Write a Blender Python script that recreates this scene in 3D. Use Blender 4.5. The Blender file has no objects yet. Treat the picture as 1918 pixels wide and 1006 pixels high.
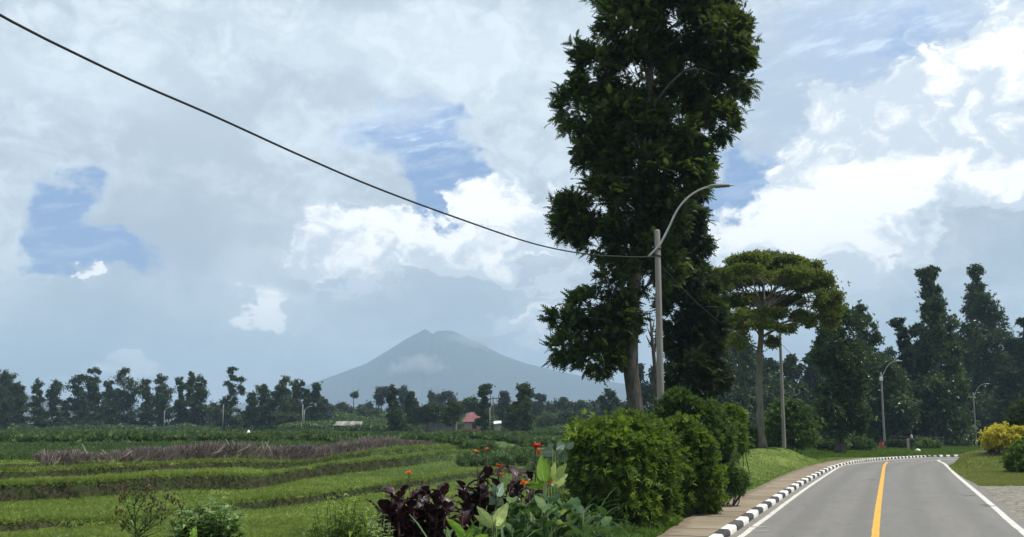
import bpy, math, random
import numpy as np
from mathutils import Vector, Matrix
R = math.radians
rng = np.random.default_rng(7)
scene = bpy.context.scene
COL = scene.collection

# ------------------------------------------------------------------ camera
F = 1950.0
PITCH = math.atan(292 / F)
CAM_H = 2.4
cam_d = bpy.data.cameras.new('camera'); cam = bpy.data.objects.new('camera', cam_d); COL.objects.link(cam)
cam_d.sensor_width = 36; cam_d.lens = 36 * F / 1918
cam_d.clip_start = .1; cam_d.clip_end = 20000
cam.location = (0, 0, CAM_H); cam.rotation_euler = (math.pi / 2 + PITCH, 0, 0)
scene.camera = cam
scene.view_settings.view_transform = 'Standard'; scene.view_settings.look = 'None'
scene.view_settings.exposure = 0.5; scene.view_settings.gamma = 1
scene.cycles.sample_clamp_indirect = 3.0; scene.cycles.sample_clamp_direct = 12.0; scene.cycles.max_bounces = 6; scene.cycles.volume_bounces = 0; scene.cycles.transparent_max_bounces = 8
scene.cycles.use_denoising = True

SUN_AZ, SUN_EL = R(95), R(62)

def ray(px, py):
    x = (px - 959) / F; y = (503 - py) / F
    c, s = math.cos(PITCH), math.sin(PITCH)
    return x, c - y * s, s + y * c
def W(px, py, d):                       # a point of the view ray at forward distance d (metres)
    x, y, z = ray(px, py); k = d / y
    return np.array([x * k, d, CAM_H + z * k])
def GP(px, py, z=0.0):                  # where the view ray meets the level z
    x, y, zz = ray(px, py); k = (z - CAM_H) / zz
    return np.array([x * k, y * k, z])
def azel(px, py):
    x, y, z = ray(px, py)
    return math.atan2(x, y), math.atan2(z, math.hypot(x, y))

# ------------------------------------------------------------------ node expressions
class E:
    def __init__(s, nt, sock): s.nt = nt; s.s = sock
    def _m(s, op, *a, clamp=False):
        n = s.nt.nodes.new('ShaderNodeMath'); n.operation = op; n.use_clamp = clamp
        for i, v in enumerate((s,) + a):
            if isinstance(v, E): s.nt.links.new(v.s, n.inputs[i])
            else: n.inputs[i].default_value = float(v)
        return E(s.nt, n.outputs[0])
    def __add__(s, o): return s._m('ADD', o)
    __radd__ = __add__
    def __sub__(s, o): return s._m('SUBTRACT', o)
    def __mul__(s, o): return s._m('MULTIPLY', o)
    __rmul__ = __mul__
    def mx(s, o): return s._m('MAXIMUM', o)
    def mn(s, o): return s._m('MINIMUM', o)
    def sat(s): return s._m('ADD', 0.0, clamp=True)
    def step(s, a, b):
        n = s.nt.nodes.new('ShaderNodeMapRange'); n.interpolation_type = 'SMOOTHSTEP'
        s.nt.links.new(s.s, n.inputs['Value']); n.inputs['From Min'].default_value = a; n.inputs['From Max'].default_value = b
        return E(s.nt, n.outputs['Result'])
def mixc(nt, f, a, b):
    n = nt.nodes.new('ShaderNodeMix'); n.data_type = 'RGBA'
    for i, v in ((0, f), (6, a), (7, b)):
        if isinstance(v, E): nt.links.new(v.s, n.inputs[i])
        elif i == 0: n.inputs[0].default_value = v
        else: n.inputs[i].default_value = (*v, 1)
    return E(nt, n.outputs[2])
def noise(nt, vec, scale, detail=4, rough=.55, dist=0.0, lac=2.0):
    n = nt.nodes.new('ShaderNodeTexNoise'); n.inputs['Scale'].default_value = scale; n.inputs['Detail'].default_value = detail
    n.inputs['Roughness'].default_value = rough; n.inputs['Distortion'].default_value = dist; n.inputs['Lacunarity'].default_value = lac
    if vec is not None: nt.links.new(vec.s if isinstance(vec, E) else vec, n.inputs['Vector'])
    return E(nt, n.outputs['Fac'])
def combine(nt, x, y, z=0.0):
    n = nt.nodes.new('ShaderNodeCombineXYZ')
    for i, v in enumerate((x, y, z)):
        if isinstance(v, E): nt.links.new(v.s, n.inputs[i])
        else: n.inputs[i].default_value = v
    return E(nt, n.outputs[0])

# ------------------------------------------------------------------ world: sky with broken clouds
world = bpy.data.worlds.new('World'); scene.world = world; world.use_nodes = True
nt = world.node_tree; nt.nodes.clear()
def build_world():
    out = nt.nodes.new('ShaderNodeOutputWorld'); bg = nt.nodes.new('ShaderNodeBackground'); bg.inputs['Strength'].default_value = .1
    nt.links.new(bg.outputs[0], out.inputs[0])
    sky = nt.nodes.new('ShaderNodeTexSky'); sky.sky_type = 'NISHITA'; sky.sun_disc = False
    sky.sun_elevation = SUN_EL; sky.sun_rotation = SUN_AZ; sky.altitude = 2000
    tc = nt.nodes.new('ShaderNodeTexCoord'); sep = nt.nodes.new('ShaderNodeSeparateXYZ')
    nt.links.new(tc.outputs['Generated'], sep.inputs[0])
    X, Y, Z = (E(nt, sep.outputs[i]) for i in range(3))
    az = X._m('ARCTAN2', Y); el = Z._m('ARCSINE')
    D = 57.2958
    u, v = az * D, el * D                                    # degrees
    P = combine(nt, u, v * 1.5)
    w1 = (noise(nt, P, .28, 5, .52) - .5) * 2.0                       # ragged edges
    P2 = combine(nt, u + 37.0, v * 1.5 + 11.0)
    w2 = (noise(nt, P2, .28, 5, .52) - .5) * 2.0
    # rounded, cauliflower edge
    vo = nt.nodes.new('ShaderNodeTexVoronoi'); vo.feature = 'SMOOTH_F1'; vo.inputs['Scale'].default_value = .55
    vo.inputs['Detail'].default_value = 3; vo.inputs['Roughness'].default_value = .6; vo.inputs['Smoothness'].default_value = .3
    nt.links.new(combine(nt, u + w1 * 3.0, v * 1.2 + w2 * 3.0).s, vo.inputs['Vector'])
    puff = (E(nt, vo.outputs['Distance']) - 1.1) * 1.5
    uu = u + w1 * 4.5; vv = v + w2 * 3.4
    us = u + w1 * 3.2; vs = v + w2 * 2.2
    def blobs(lst, U, V):
        tot = None
        for (px, py, rx, ry, a) in lst:
            a0, e0 = azel(px, py); sx = math.degrees(rx / F) * .95; sy = math.degrees(ry / F) * .95
            du = (U - math.degrees(a0)) * (1 / sx); dv = (V - math.degrees(e0)) * (1 / sy)
            g = (du * du + dv * dv) * -1.0
            g = g._m('EXPONENT') * a
            tot = g if tot is None else tot + g
        return tot
    big = noise(nt, P, .06, 3, .5); mid = noise(nt, P2, .16, 5, .55); fine = (noise(nt, P, .9, 5, .6) - .5) * 1.8 + .5
    # --- clear blue
    blue = mixc(nt, .88, E(nt, sky.outputs[0]), (1.7, 2.85, 5.3))
    # --- grey cloud cover
    bil = ((fine - .5) * .35 + (mid - .5) * 1.5 + (big - .5) * 2.2 - puff * .25 + .5)
    gsh = bil.step(.12, .88)
    grey = mixc(nt, gsh, (4.3, 4.95, 5.6), (6.4, 7.1, 7.6))
    dark = blobs([(330, 430, 230, 120, 1.0), (230, 620, 330, 80, .6), (860, 690, 300, 50, .4), (1000, 450, 50, 40, .6), (60, 690, 200, 50, .5)], uu, vv).step(.15, 1.1)
    grey = mixc(nt, dark * .85, grey, (3.3, 3.85, 4.5))
    lite = blobs([(120, 150, 260, 90, .8), (620, 60, 400, 90, .7), (900, 120, 250, 90, .7), (60, 330, 60, 50, .4), (1230, 200, 160, 220, .6), (620, 260, 160, 60, .6)], uu, vv).step(.15, 1.1)
    grey = mixc(nt, lite * .8, grey, (7.1, 7.9, 8.5))
    # billows inside the grey deck
    deck = (puff * .8 + (big - .5) * 2.0).step(-.4, .5)
    grey = mixc(nt, deck * .25, grey, (4.2, 4.8, 5.4))
    # --- the holes
    hole = blobs([(112, 390, 62, 56, 1.2), (195, 475, 90, 40, 1.2), (100, 480, 56, 34, .9), (150, 430, 50, 40, .6),
                  (820, 310, 80, 46, 1.2), (805, 385, 46, 50, 1.3), (755, 255, 120, 30, .6), (850, 215, 80, 24, .5),
                  (1450, 335, 100, 50, 1.3), (1365, 400, 84, 56, 1.3), (1330, 440, 50, 30, .7), (1500, 300, 40, 30, .5),
                  (1720, 90, 130, 60, .6), (1690, 240, 24, 10, .6), (600, 345, 16, 9, .6)], us, vs)
    hm = (hole + (fine - .5) * .55 * (hole * 2.0).mn(1.0) + (mid - .5) * .5).step(.26, .74)
    col = mixc(nt, hm * .95, grey, blue)
    soft = blobs([(1640, 60, 330, 120, 1.0), (770, 240, 190, 60, .9), (1420, 250, 120, 80, .5)], uu, vv).step(.2, 1.1)
    col = mixc(nt, soft * .6, col, (3.7, 4.9, 7.2))
    streak = noise(nt, combine(nt, u * .35 + v * .3, v * 1.6 - u * .35), .8, 6, .65)
    col = mixc(nt, (streak.step(.47, .68) * (soft + hm * .35)) * .75, col, (6.8, 7.8, 8.8))
    # --- bright cumulus
    cum = blobs([(690, 430, 130, 46, 1.1), (620, 470, 80, 40, .9), (900, 380, 60, 50, 1.3), (960, 420, 90, 60, 1.0), (800, 465, 150, 44, 1.0), (760, 525, 190, 56, .95), (930, 480, 90, 40, .6), (600, 440, 60, 40, .6),
                 (1010, 540, 80, 60, .85), (980, 610, 90, 40, .8), (1060, 380, 60, 60, .5),
                 (1440, 440, 90, 44, 1.2), (1530, 390, 90, 60, 1.2), (1600, 310, 120, 80, 1.0), (1720, 260, 170, 90, 1.0), (1830, 170, 110, 120, 1.0),
                 (1580, 200, 110, 60, .7), (1340, 455, 50, 50, 1.0), (1880, 330, 90, 70, .9), (1620, 460, 170, 60, 1.1), (1890, 50, 50, 60, .9),
                 (1560, 540, 160, 60, .7), (500, 552, 34, 20, .6), (480, 596, 24, 26, .8), (510, 600, 20, 34, .45), (235, 686, 56, 16, .8), (280, 700, 40, 10, .5), (152, 522, 20, 10, .8), (110, 700, 80, 16, .6), (1040, 470, 60, 40, .7)], us, vs)
    edge = cum + ((fine - .5) * .4 - puff * .36) * (cum * 1.6).mn(1.0)
    cm = edge.step(.30, .56)
    sh = blobs([(690, 420, 150, 34, 1.0), (910, 385, 90, 50, 1.2), (830, 440, 120, 30, .9), (1480, 410, 110, 50, 1.3), (1600, 360, 110, 60, 1.1), (1560, 450, 140, 50, .8), (1000, 560, 70, 50, .5),
                (1885, 100, 45, 50, 1.5), (1765, 118, 36, 34, 1.5), (1340, 450, 50, 50, 1.1), (1700, 330, 120, 40, .8), (485, 600, 40, 40, 1.0), (240, 690, 60, 20, .9), (155, 523, 30, 14, 1.2), (1870, 330, 60, 30, .6), (640, 480, 80, 20, .7), (900, 490, 120, 14, .7)], us, vs)
    wsh = (sh * 1.15 + (fine - .5) * .7 - puff * .95 + (mid - .5) * 1.0).step(-.1, 1.15)
    white = mixc(nt, wsh, (6.0, 6.6, 7.2), (10.6, 10.55, 10.3))
    col = mixc(nt, cm, col, white)
    # --- grey bases in front
    gb = blobs([(900, 555, 170, 40, 1.1), (690, 600, 150, 50, .9), (620, 520, 60, 16, .5), (1600, 240, 90, 40, .45), (1000, 500, 40, 20, .7), (1070, 460, 50, 40, .8),
                (1880, 450, 110, 75, 1.3), (1740, 520, 110, 45, 1.1), (1660, 590, 160, 50, .8), (380, 560, 60, 60, .4)], us, vs)
    gm = (gb + ((fine - .5) * .6 - puff * .4) * (gb * 1.6).mn(1.0)).step(.42, .6)
    gcol = mixc(nt, gsh, (3.8, 4.4, 5.1), (5.1, 5.7, 6.3))
    col = mixc(nt, gm * .9, col, gcol)
    # the horizon band
    hz = el.step(.10, -.01)
    col = mixc(nt, hz * .4, col, (5.8, 6.2, 6.5))
    nt.links.new(col.s, bg.inputs['Color'])
build_world()
world.cycles.sampling_method = 'MANUAL'; world.cycles.sample_map_resolution = 128

sun_d = bpy.data.lights.new('sun', 'SUN'); sun_d.energy = 3.6; sun_d.angle = R(2.5); sun_d.color = (1, .95, .86)
sun = bpy.data.objects.new('sun', sun_d); COL.objects.link(sun)
S = Vector((math.cos(SUN_EL) * math.sin(SUN_AZ), math.cos(SUN_EL) * math.cos(SUN_AZ), math.sin(SUN_EL)))
sun.rotation_euler = S.to_track_quat('Z', 'Y').to_euler()

# ------------------------------------------------------------------ object helpers
def tag(o, label=None, cat=None, group=None, kind=None):
    if label: o['label'] = label
    if cat: o['category'] = cat
    if group: o['group'] = group
    if kind: o['kind'] = kind
    return o
def thing(name, label, cat, loc=(0, 0, 0), rz=0, group=None):
    o = bpy.data.objects.new(name, None); o.empty_display_size = .2; COL.objects.link(o)
    o.location = loc; o.rotation_euler = (0, 0, rz)
    return tag(o, label, cat, group)
def copy_tree(o, parent=None):
    c = o.copy(); COL.objects.link(c); c.parent = parent
    for ch in list(o.children): copy_tree(ch, c)
    return c
def norm(a): return a / np.maximum(np.linalg.norm(a, axis=-1, keepdims=True), 1e-9)

class G:                                            # triangle soup with a tone per face and a uv per vertex
    def __init__(s): s.v = []; s.f = []; s.t = []; s.m = []; s.uv = []; s.n = 0
    def add(s, v, f, tone=.5, mi=0, uv=None):
        v = np.asarray(v, float).reshape(-1, 3); f = np.asarray(f, int).reshape(-1, 3)
        s.v.append(v); s.f.append(f + s.n); s.n += len(v)
        s.t.append(np.broadcast_to(np.asarray(tone, float), (len(f),)))
        s.m.append(np.full(len(f), mi)); s.uv.append(np.zeros((len(v), 2)) if uv is None else np.asarray(uv, float).reshape(-1, 2))
        return s
    def build(s, name, mats, parent=None, smooth=False, origin=None):
        v = np.concatenate(s.v); f = np.concatenate(s.f); t = np.concatenate(s.t); m = np.concatenate(s.m); uv = np.concatenate(s.uv)
        if parent is not None and origin is None:
            origin = np.array(parent.location)
            rz = parent.rotation_euler.z
        else: rz = 0
        if origin is not None: v = v - np.asarray(origin)
        if rz:
            c, sn = math.cos(-rz), math.sin(-rz); v = v @ np.array([[c, sn, 0], [-sn, c, 0], [0, 0, 1]])
        me = bpy.data.meshes.new(name)
        me.vertices.add(len(v)); me.vertices.foreach_set('co', v.astype(np.float32).ravel())
        me.loops.add(f.size); me.loops.foreach_set('vertex_index', f.astype(np.int32).ravel())
        me.polygons.add(len(f)); me.polygons.foreach_set('loop_start', (np.arange(len(f)) * 3).astype(np.int32))
        me.polygons.foreach_set('material_index', m.astype(np.int32))
        me.polygons.foreach_set('use_smooth', np.full(len(f), smooth))
        a = me.attributes.new('tone', 'FLOAT', 'FACE'); a.data.foreach_set('value', t.astype(np.float32))
        ul = me.uv_layers.new(name='UVMap'); ul.data.foreach_set('uv', uv[f.ravel()].astype(np.float32).ravel())
        for mm in (mats if isinstance(mats, (list, tuple)) else [mats]): me.materials.append(mm)
        me.update(calc_edges=True); me.validate()
        o = bpy.data.objects.new(name, me); COL.objects.link(o)
        if parent is not None: o.parent = parent
        elif origin is not None: o.location = origin
        return o

def tube_g(g, pts, rad, n=8, tone=.5, mi=0, cap=True):
    pts = np.asarray(pts, float); rad = np.broadcast_to(np.asarray(rad, float), (len(pts),))
    tan = norm(np.gradient(pts, axis=0)); ref = np.array([0., 0, 1]) if abs(tan[0][2]) < .8 else np.array([0., 1, 0])
    a = norm(np.cross(tan, ref)); b = np.cross(tan, a)
    th = np.arange(n) / n * 2 * math.pi
    ring = a[:, None] * np.cos(th)[None, :, None] + b[:, None] * np.sin(th)[None, :, None]
    v = (pts[:, None] + ring * rad[:, None, None]).reshape(-1, 3)
    L = np.concatenate([[0], np.cumsum(np.linalg.norm(np.diff(pts, axis=0), axis=1))])
    uv = np.stack([np.broadcast_to(th / 6.283, (len(pts), n)), np.broadcast_to(L[:, None], (len(pts), n))], -1).reshape(-1, 2)
    f = []
    for i in range(len(pts) - 1):
        for j in range(n):
            p, q = i * n + j, i * n + (j + 1) % n
            f += [(p, q, q + n), (p, q + n, p + n)]
    if cap:
        for j in range(1, n - 1): f += [(0, j + 1, j)]; f += [((len(pts) - 1) * n, (len(pts) - 1) * n + j, (len(pts) - 1) * n + j + 1)]
    return g.add(v, f, tone, mi, uv)
def box_g(g, c, s, rz=0, tone=.5, mi=0, bev=0):
    x, y, z = np.array(s) / 2
    if bev:
        pts = []
        for zz, k in ((-z, 0), (-z + bev, bev), (z - bev, bev), (z, 0)):
            X, Y = x - bev + k, y - bev + k
            pts += [(-X, -Y, zz), (X, -Y, zz), (X, Y, zz), (-X, Y, zz)]
        v = np.array(pts); f = [(0, 2, 1), (0, 3, 2), (12, 13, 14), (12, 14, 15)]
        for l in range(3):
            for j in range(4): p, q = l * 4 + j, l * 4 + (j + 1) % 4; f += [(p, q, q + 4), (p, q + 4, p + 4)]
    else:
        v = np.array([(-x, -y, -z), (x, -y, -z), (x, y, -z), (-x, y, -z), (-x, -y, z), (x, -y, z), (x, y, z), (-x, y, z)])
        f = [(0, 2, 1), (0, 3, 2), (4, 5, 6), (4, 6, 7)]
        for j in range(4): p, q = j, (j + 1) % 4; f += [(p, q, q + 4), (p, q + 4, p + 4)]
    cc, sn = math.cos(rz), math.sin(rz)
    v = v @ np.array([[cc, sn, 0], [-sn, cc, 0], [0, 0, 1]]) + np.asarray(c)
    return g.add(v, f, tone, mi, v[:, :2])

def inst(g, T, pos, d, nh, sc, tone, mi=0):          # many small copies of one leaf template joined in one mesh
    TV, TF = T; N = len(pos)
    y = norm(d); x = norm(np.cross(y, nh)); z = np.cross(x, y)
    M = np.stack([x, y, z], 1) * np.asarray(sc).reshape(-1, 1, 1)
    v = np.einsum('ki,nij->nkj', TV, M) + pos[:, None]
    f = TF[None] + (np.arange(N) * len(TV))[:, None, None]
    return g.add(v.reshape(-1, 3), f.reshape(-1, 3), np.repeat(tone, len(TF)), mi)
def rdir(n): return norm(rng.normal(size=(n, 3)))

# leaf templates (x across, y along, z up), unit length
def T_leafpair(k=5, spread=.9, w=.3, seed=1):        # a sprig of k leaves round a tip
    r = np.random.default_rng(seed); V = []; Fc = []
    for i in range(k):
        a = 2 * math.pi * i / k + r.uniform(-.3, .3); p = r.uniform(.2, 1.0) * spread
        d = np.array([math.sin(p) * math.cos(a), math.cos(p), math.sin(p) * math.sin(a)])
        side = norm(np.cross(d, np.array([0, 0, 1.]) + r.normal(size=3) * .4)); up = np.cross(side, d)
        L = r.uniform(.6, 1.0); b = len(V)
        V += [d * 0, d * L * .45 + side * w * L / 2 + up * .05, d * L + up * -.12, d * L * .45 - side * w * L / 2 + up * .05]
        Fc += [(b, b + 1, b + 2), (b, b + 2, b + 3)]
    return np.array(V), np.array(Fc)
def T_frond(k=7, wide=.05):                                    # feathery, arching frond
    V = []; Fc = []
    for i in range(k):
        t = .15 + .85 * i / (k - 1); y = t; z = .15 * t - .35 * t * t
        L = .34 * math.sin(math.pi * min(1, .25 + t * .72)) + .05
        for sgn in (-1, 1):
            b = len(V); V += [(0, y - wide * 1.2, z), (sgn * L, y + L * .55, z - .10), (0, y + wide, z)]
            Fc.append((b, b + 1, b + 2) if sgn > 0 else (b, b + 2, b + 1))
    b = len(V); V += [(-.012, 0, 0), (.012, 0, 0), (0, 1, -.2)]; Fc.append((b, b + 1, b + 2))
    return np.array(V, float), np.array(Fc)
def T_clump(k=4, seed=2):                            # a handful of broad leaves for trees far away
    r = np.random.default_rng(seed); V = []; Fc = []
    for i in range(k):
        c = r.normal(size=3) * .28; d = norm(r.normal(size=3)); e = norm(np.cross(d, r.normal(size=3))); b = len(V)
        V += [c - d * .45, c + e * .2, c + d * .45, c - e * .2]; Fc += [(b, b + 1, b + 2), (b, b + 2, b + 3)]
    return np.array(V), np.array(Fc)
def T_blades(k=4, seed=3, lean=.5, w=.07):           # a tuft of grass, grows along y
    r = np.random.default_rng(seed); V = []; Fc = []
    for i in range(k):
        a = r.uniform(0, 6.28); q = np.array([math.cos(a), 0, math.sin(a)]); t = r.uniform(.1, lean); b = len(V)
        s = np.array([-math.sin(a), 0, math.cos(a)]) * w; o = q * r.uniform(0, .25)
        V += [o - s, o + s, o + q * t + np.array([0, r.uniform(.6, 1), 0])]; Fc.append((b, b + 1, b + 2))
    return np.array(V), np.array(Fc)
SPRIG = T_leafpair(6, 1.0, .34, 1); SPRIG2 = T_leafpair(5, 1.2, .42, 5); FROND = T_frond(); FROND_BROAD = T_frond(5, .12); CLUMP = T_clump(); CLUMP2 = T_clump(5, 9)
TUFT = T_blades(4, 3); TUFT2 = T_blades(5, 4, .9, .09)

# ------------------------------------------------------------------ materials
def newmat(name):
    m = bpy.data.materials.new(name); m.use_nodes = True; n = m.node_tree; n.nodes.clear()
    out = n.nodes.new('ShaderNodeOutputMaterial'); return m, n, out
def leaf_mat(name, c0, c1, c2, tr=.3, rough=.45, spec=.35, pw=1.0):
    m, n, out = newmat(name)
    at = n.nodes.new('ShaderNodeAttribute'); at.attribute_name = 'tone'
    t = E(n, at.outputs['Fac'])
    c = mixc(n, t.step(0, .55), c0, c1); c = mixc(n, t.step(.6, 1.0), c, c2)
    bs = n.nodes.new('ShaderNodeBsdfPrincipled'); n.links.new(c.s, bs.inputs['Base Color']); bs.inputs['Roughness'].default_value = rough
    bs.inputs['Specular IOR Level'].default_value = spec
    tl = n.nodes.new('ShaderNodeBsdfTranslucent'); tc = mixc(n, .35, c, (c2[0] * 1.2, c2[1] * 1.4, c2[2] * .5)); n.links.new(tc.s, tl.inputs['Color'])
    mx = n.nodes.new('ShaderNodeMixShader'); mx.inputs[0].default_value = tr
    n.links.new(bs.outputs[0], mx.inputs[1]); n.links.new(tl.outputs[0], mx.inputs[2]); n.links.new(mx.outputs[0], out.inputs[0])
    return m
def surf_mat(name, c0, c1, scale=4, detail=6, rough=.85, bump=.3, bscale=None, spec=.3, c2=None, coords='Object', stretch=(1, 1, 1), metal=0):
    m, n, out = newmat(name)
    tc = n.nodes.new('ShaderNodeTexCoord'); mp = n.nodes.new('ShaderNodeMapping'); mp.inputs['Scale'].default_value = stretch
    n.links.new(tc.outputs[coords], mp.inputs[0]); v = E(n, mp.outputs[0])
    f = noise(n, v, scale, detail, .6)
    c = mixc(n, f.step(.3, .7), c0, c1)
    if c2: c = mixc(n, noise(n, v, scale * .23, 4).step(.55, .75), c, c2)
    bs = n.nodes.new('ShaderNodeBsdfPrincipled'); n.links.new(c.s, bs.inputs['Base Color']); bs.inputs['Roughness'].default_value = rough
    bs.inputs['Specular IOR Level'].default_value = spec; bs.inputs['Metallic'].default_value = metal
    if bump:
        b = n.nodes.new('ShaderNodeBump'); b.inputs['Strength'].default_value = bump; b.inputs['Distance'].default_value = .02
        n.links.new(noise(n, v, bscale or scale * 4, 5).s, b.inputs['Height']); n.links.new(b.outputs[0], bs.inputs['Normal'])
    n.links.new(bs.outputs[0], out.inputs[0]); return m

M = {}
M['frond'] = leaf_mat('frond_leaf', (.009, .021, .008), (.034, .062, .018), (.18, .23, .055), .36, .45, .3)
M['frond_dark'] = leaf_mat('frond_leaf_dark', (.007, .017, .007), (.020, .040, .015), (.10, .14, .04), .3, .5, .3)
M['umbrella'] = leaf_mat('umbrella_leaf', (.038, .055, .010), (.115, .145, .020), (.26, .28, .05), .36, .6, .2)
M['creeper'] = leaf_mat('creeper_leaf', (.012, .028, .009), (.040, .078, .020), (.18, .25, .09), .2, .36, .5)
M['far'] = leaf_mat('far_leaf', (.011, .024, .011), (.032, .060, .022), (.12, .17, .06), .15, .6, .2)
M['far_olive'] = leaf_mat('far_leaf_olive', (.022, .038, .014), (.050, .078, .024), (.13, .16, .05), .2, .6, .2)
M['far_grey'] = leaf_mat('far_leaf_grey', (.032, .046, .040), (.048, .064, .052), (.07, .09, .07), .2, .6, .2)
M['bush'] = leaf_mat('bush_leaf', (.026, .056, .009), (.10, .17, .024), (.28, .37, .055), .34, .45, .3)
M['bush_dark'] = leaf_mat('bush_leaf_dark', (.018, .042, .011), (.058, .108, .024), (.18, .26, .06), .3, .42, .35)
M['glossy'] = leaf_mat('glossy_leaf', (.032, .075, .022), (.085, .16, .040), (.24, .33, .11), .32, .45, .35)
M['yellow'] = leaf_mat('yellow_leaf', (.30, .25, .03), (.64, .53, .05), (.85, .76, .14), .3, .5, .3)
M['grass'] = leaf_mat('grass_blade', (.080, .122, .022), (.155, .215, .045), (.32, .36, .11), .38, .7, .1)
M['grass_verge'] = leaf_mat('verge_grass_blade', (.042, .088, .014), (.080, .145, .022), (.17, .22, .05), .35, .7, .1)
M['grass_dry'] = leaf_mat('dry_grass_blade', (.11, .135, .03), (.20, .22, .06), (.36, .34, .14), .35, .6, .2)
M['crop'] = leaf_mat('crop_leaf', (.030, .064, .017), (.068, .122, .034), (.15, .21, .07), .28, .5, .3)
M['twig'] = leaf_mat('dry_twig', (.085, .060, .064), (.19, .145, .145), (.38, .33, .29), .1, .8, .1)
M['canna_dark'] = leaf_mat('dark_canna_leaf', (.008, .004, .006), (.022, .009, .012), (.07, .018, .024), .12, .6, .22)
M['canna'] = leaf_mat('canna_leaf', (.022, .060, .022), (.045, .100, .035), (.10, .17, .05), .3, .55, .25)
M['lime'] = leaf_mat('lime_leaf', (.12, .24, .02), (.19, .33, .03), (.30, .42, .06), .4, .4, .4)
M['pale'] = leaf_mat('pale_leaf', (.16, .24, .06), (.28, .37, .12), (.46, .52, .24), .35, .4, .4)
M['silver'] = leaf_mat('silver_leaf', (.12, .18, .12), (.22, .29, .21), (.34, .42, .32), .2, .6, .25)
M['strap'] = leaf_mat('strap_leaf', (.030, .070, .020), (.062, .125, .035), (.15, .22, .08), .3, .55, .25)
M['orange'] = leaf_mat('orange_petal', (.75, .11, .01), (.85, .17, .015), (.9, .30, .05), .3, .5, .3)
M['red'] = leaf_mat('red_petal', (.42, .025, .018), (.55, .04, .02), (.65, .08, .03), .3, .5, .3)
M['seed'] = leaf_mat('seed_head', (.10, .09, .03), (.16, .15, .06), (.25, .22, .1), .1, .7, .2)
M['stem'] = surf_mat('green_stem', (.05, .09, .02), (.08, .12, .03), 20, 3, .6, .1)
M['stem_dark'] = surf_mat('dark_stem', (.03, .012, .012), (.05, .02, .018), 20, 3, .6, .1)
M['bark'] = surf_mat('bark', (.045, .040, .035), (.115, .105, .09), 6, 9, .95, 1.0, 14, .1, (.17, .16, .14), stretch=(1, 1, .35))
M['bark_pale'] = surf_mat('pale_bark', (.09, .08, .065), (.17, .15, .12), 4, 8, .95, 1.0, 12, .1, (.06, .052, .04), stretch=(1, 1, .4))
M['concrete'] = surf_mat('pole_concrete', (.17, .165, .15), (.24, .23, .21), 3, 8, .9, .35, 30, .2, (.13, .125, .115), stretch=(1, 1, .25))
M['concrete_dark'] = surf_mat('weathered_concrete', (.16, .155, .145), (.25, .245, .23), 3, 8, .9, .35, 30, .2)
M['steel'] = surf_mat('galvanised_steel', (.38, .39, .39), (.5, .5, .49), 6, 4, .45, .05, 30, .5, metal=.6)
M['darkmetal'] = surf_mat('dark_metal', (.03, .03, .032), (.06, .06, .06), 8, 4, .5, .05)
M['lens'] = surf_mat('lamp_lens', (.10, .11, .11), (.14, .15, .15), 8, 2, .2, 0, spec=.6)
M['cable'] = surf_mat('black_rubber', (.012, .012, .013), (.025, .025, .026), 30, 3, .6, .1)
M['white'] = surf_mat('white_paint', (.62, .61, .56), (.74, .73, .68), 6, 8, .7, .15, 40, .3, (.42, .40, .36))
M['kerb_white'] = surf_mat('kerb_white_paint', (.60, .59, .55), (.78, .77, .73), 3, 9, .8, .3, 30, .3, (.36, .34, .30))
M['kerb_black'] = surf_mat('kerb_black_paint', (.028, .028, .028), (.06, .058, .056), 3, 9, .75, .3, 30, .3, (.11, .105, .10))
M['brick'] = surf_mat('brick', (.22, .10, .07), (.32, .15, .10), 2, 5, .9, .3)
M['plaster'] = surf_mat('beige_plaster', (.30, .26, .22), (.42, .37, .32), .8, 6, .9, .2)
M['roof_red'] = surf_mat('red_roof_sheet', (.15, .055, .055), (.23, .095, .095), .6, 5, .7, .1, c2=(.36, .22, .22), stretch=(3, .5, 1))
M['roof_tin'] = surf_mat('tin_sheet', (.09, .075, .065), (.34, .32, .30), 1.6, 3, .6, .1, stretch=(1.5, .05, .05))
M['roof_dark'] = surf_mat('old_roof_sheet', (.10, .09, .085), (.17, .15, .14), 1.0, 4, .8, .1)
M['roof_white'] = surf_mat('white_roof_sheet', (.60, .62, .64), (.70, .71, .73), 2, 3, .6, .05)
M['window'] = surf_mat('dark_opening', (.012, .012, .014), (.02, .02, .022), 2, 2, .3, 0)
M['tarp'] = surf_mat('white_sheeting', (.6, .62, .64), (.8, .82, .84), 3, 6, .6, .4)
M['skin'] = surf_mat('brown_skin', (.07, .035, .022), (.09, .045, .028), 6, 3, .55, 0)
M['shirt_red'] = surf_mat('red_cloth', (.30, .035, .03), (.40, .06, .045), 9, 4, .9, .2)
M['shirt_grey'] = surf_mat('grey_cloth', (.34, .34, .36), (.46, .46, .48), 9, 4, .9, .2)
M['cloth_dark'] = surf_mat('dark_cloth', (.015, .016, .022), (.03, .03, .036), 9, 4, .9, .2)
M['cloth_yellow'] = surf_mat('yellow_cloth', (.35, .27, .04), (.45, .36, .06), 9, 4, .9, .2)
M['hair'] = surf_mat('black_hair', (.01, .009, .008), (.02, .018, .016), 30, 3, .8, .3)
M['wood'] = surf_mat('weathered_wood', (.06, .045, .035), (.11, .085, .065), 6, 6, .9, .4, stretch=(1, 1, .2))

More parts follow.
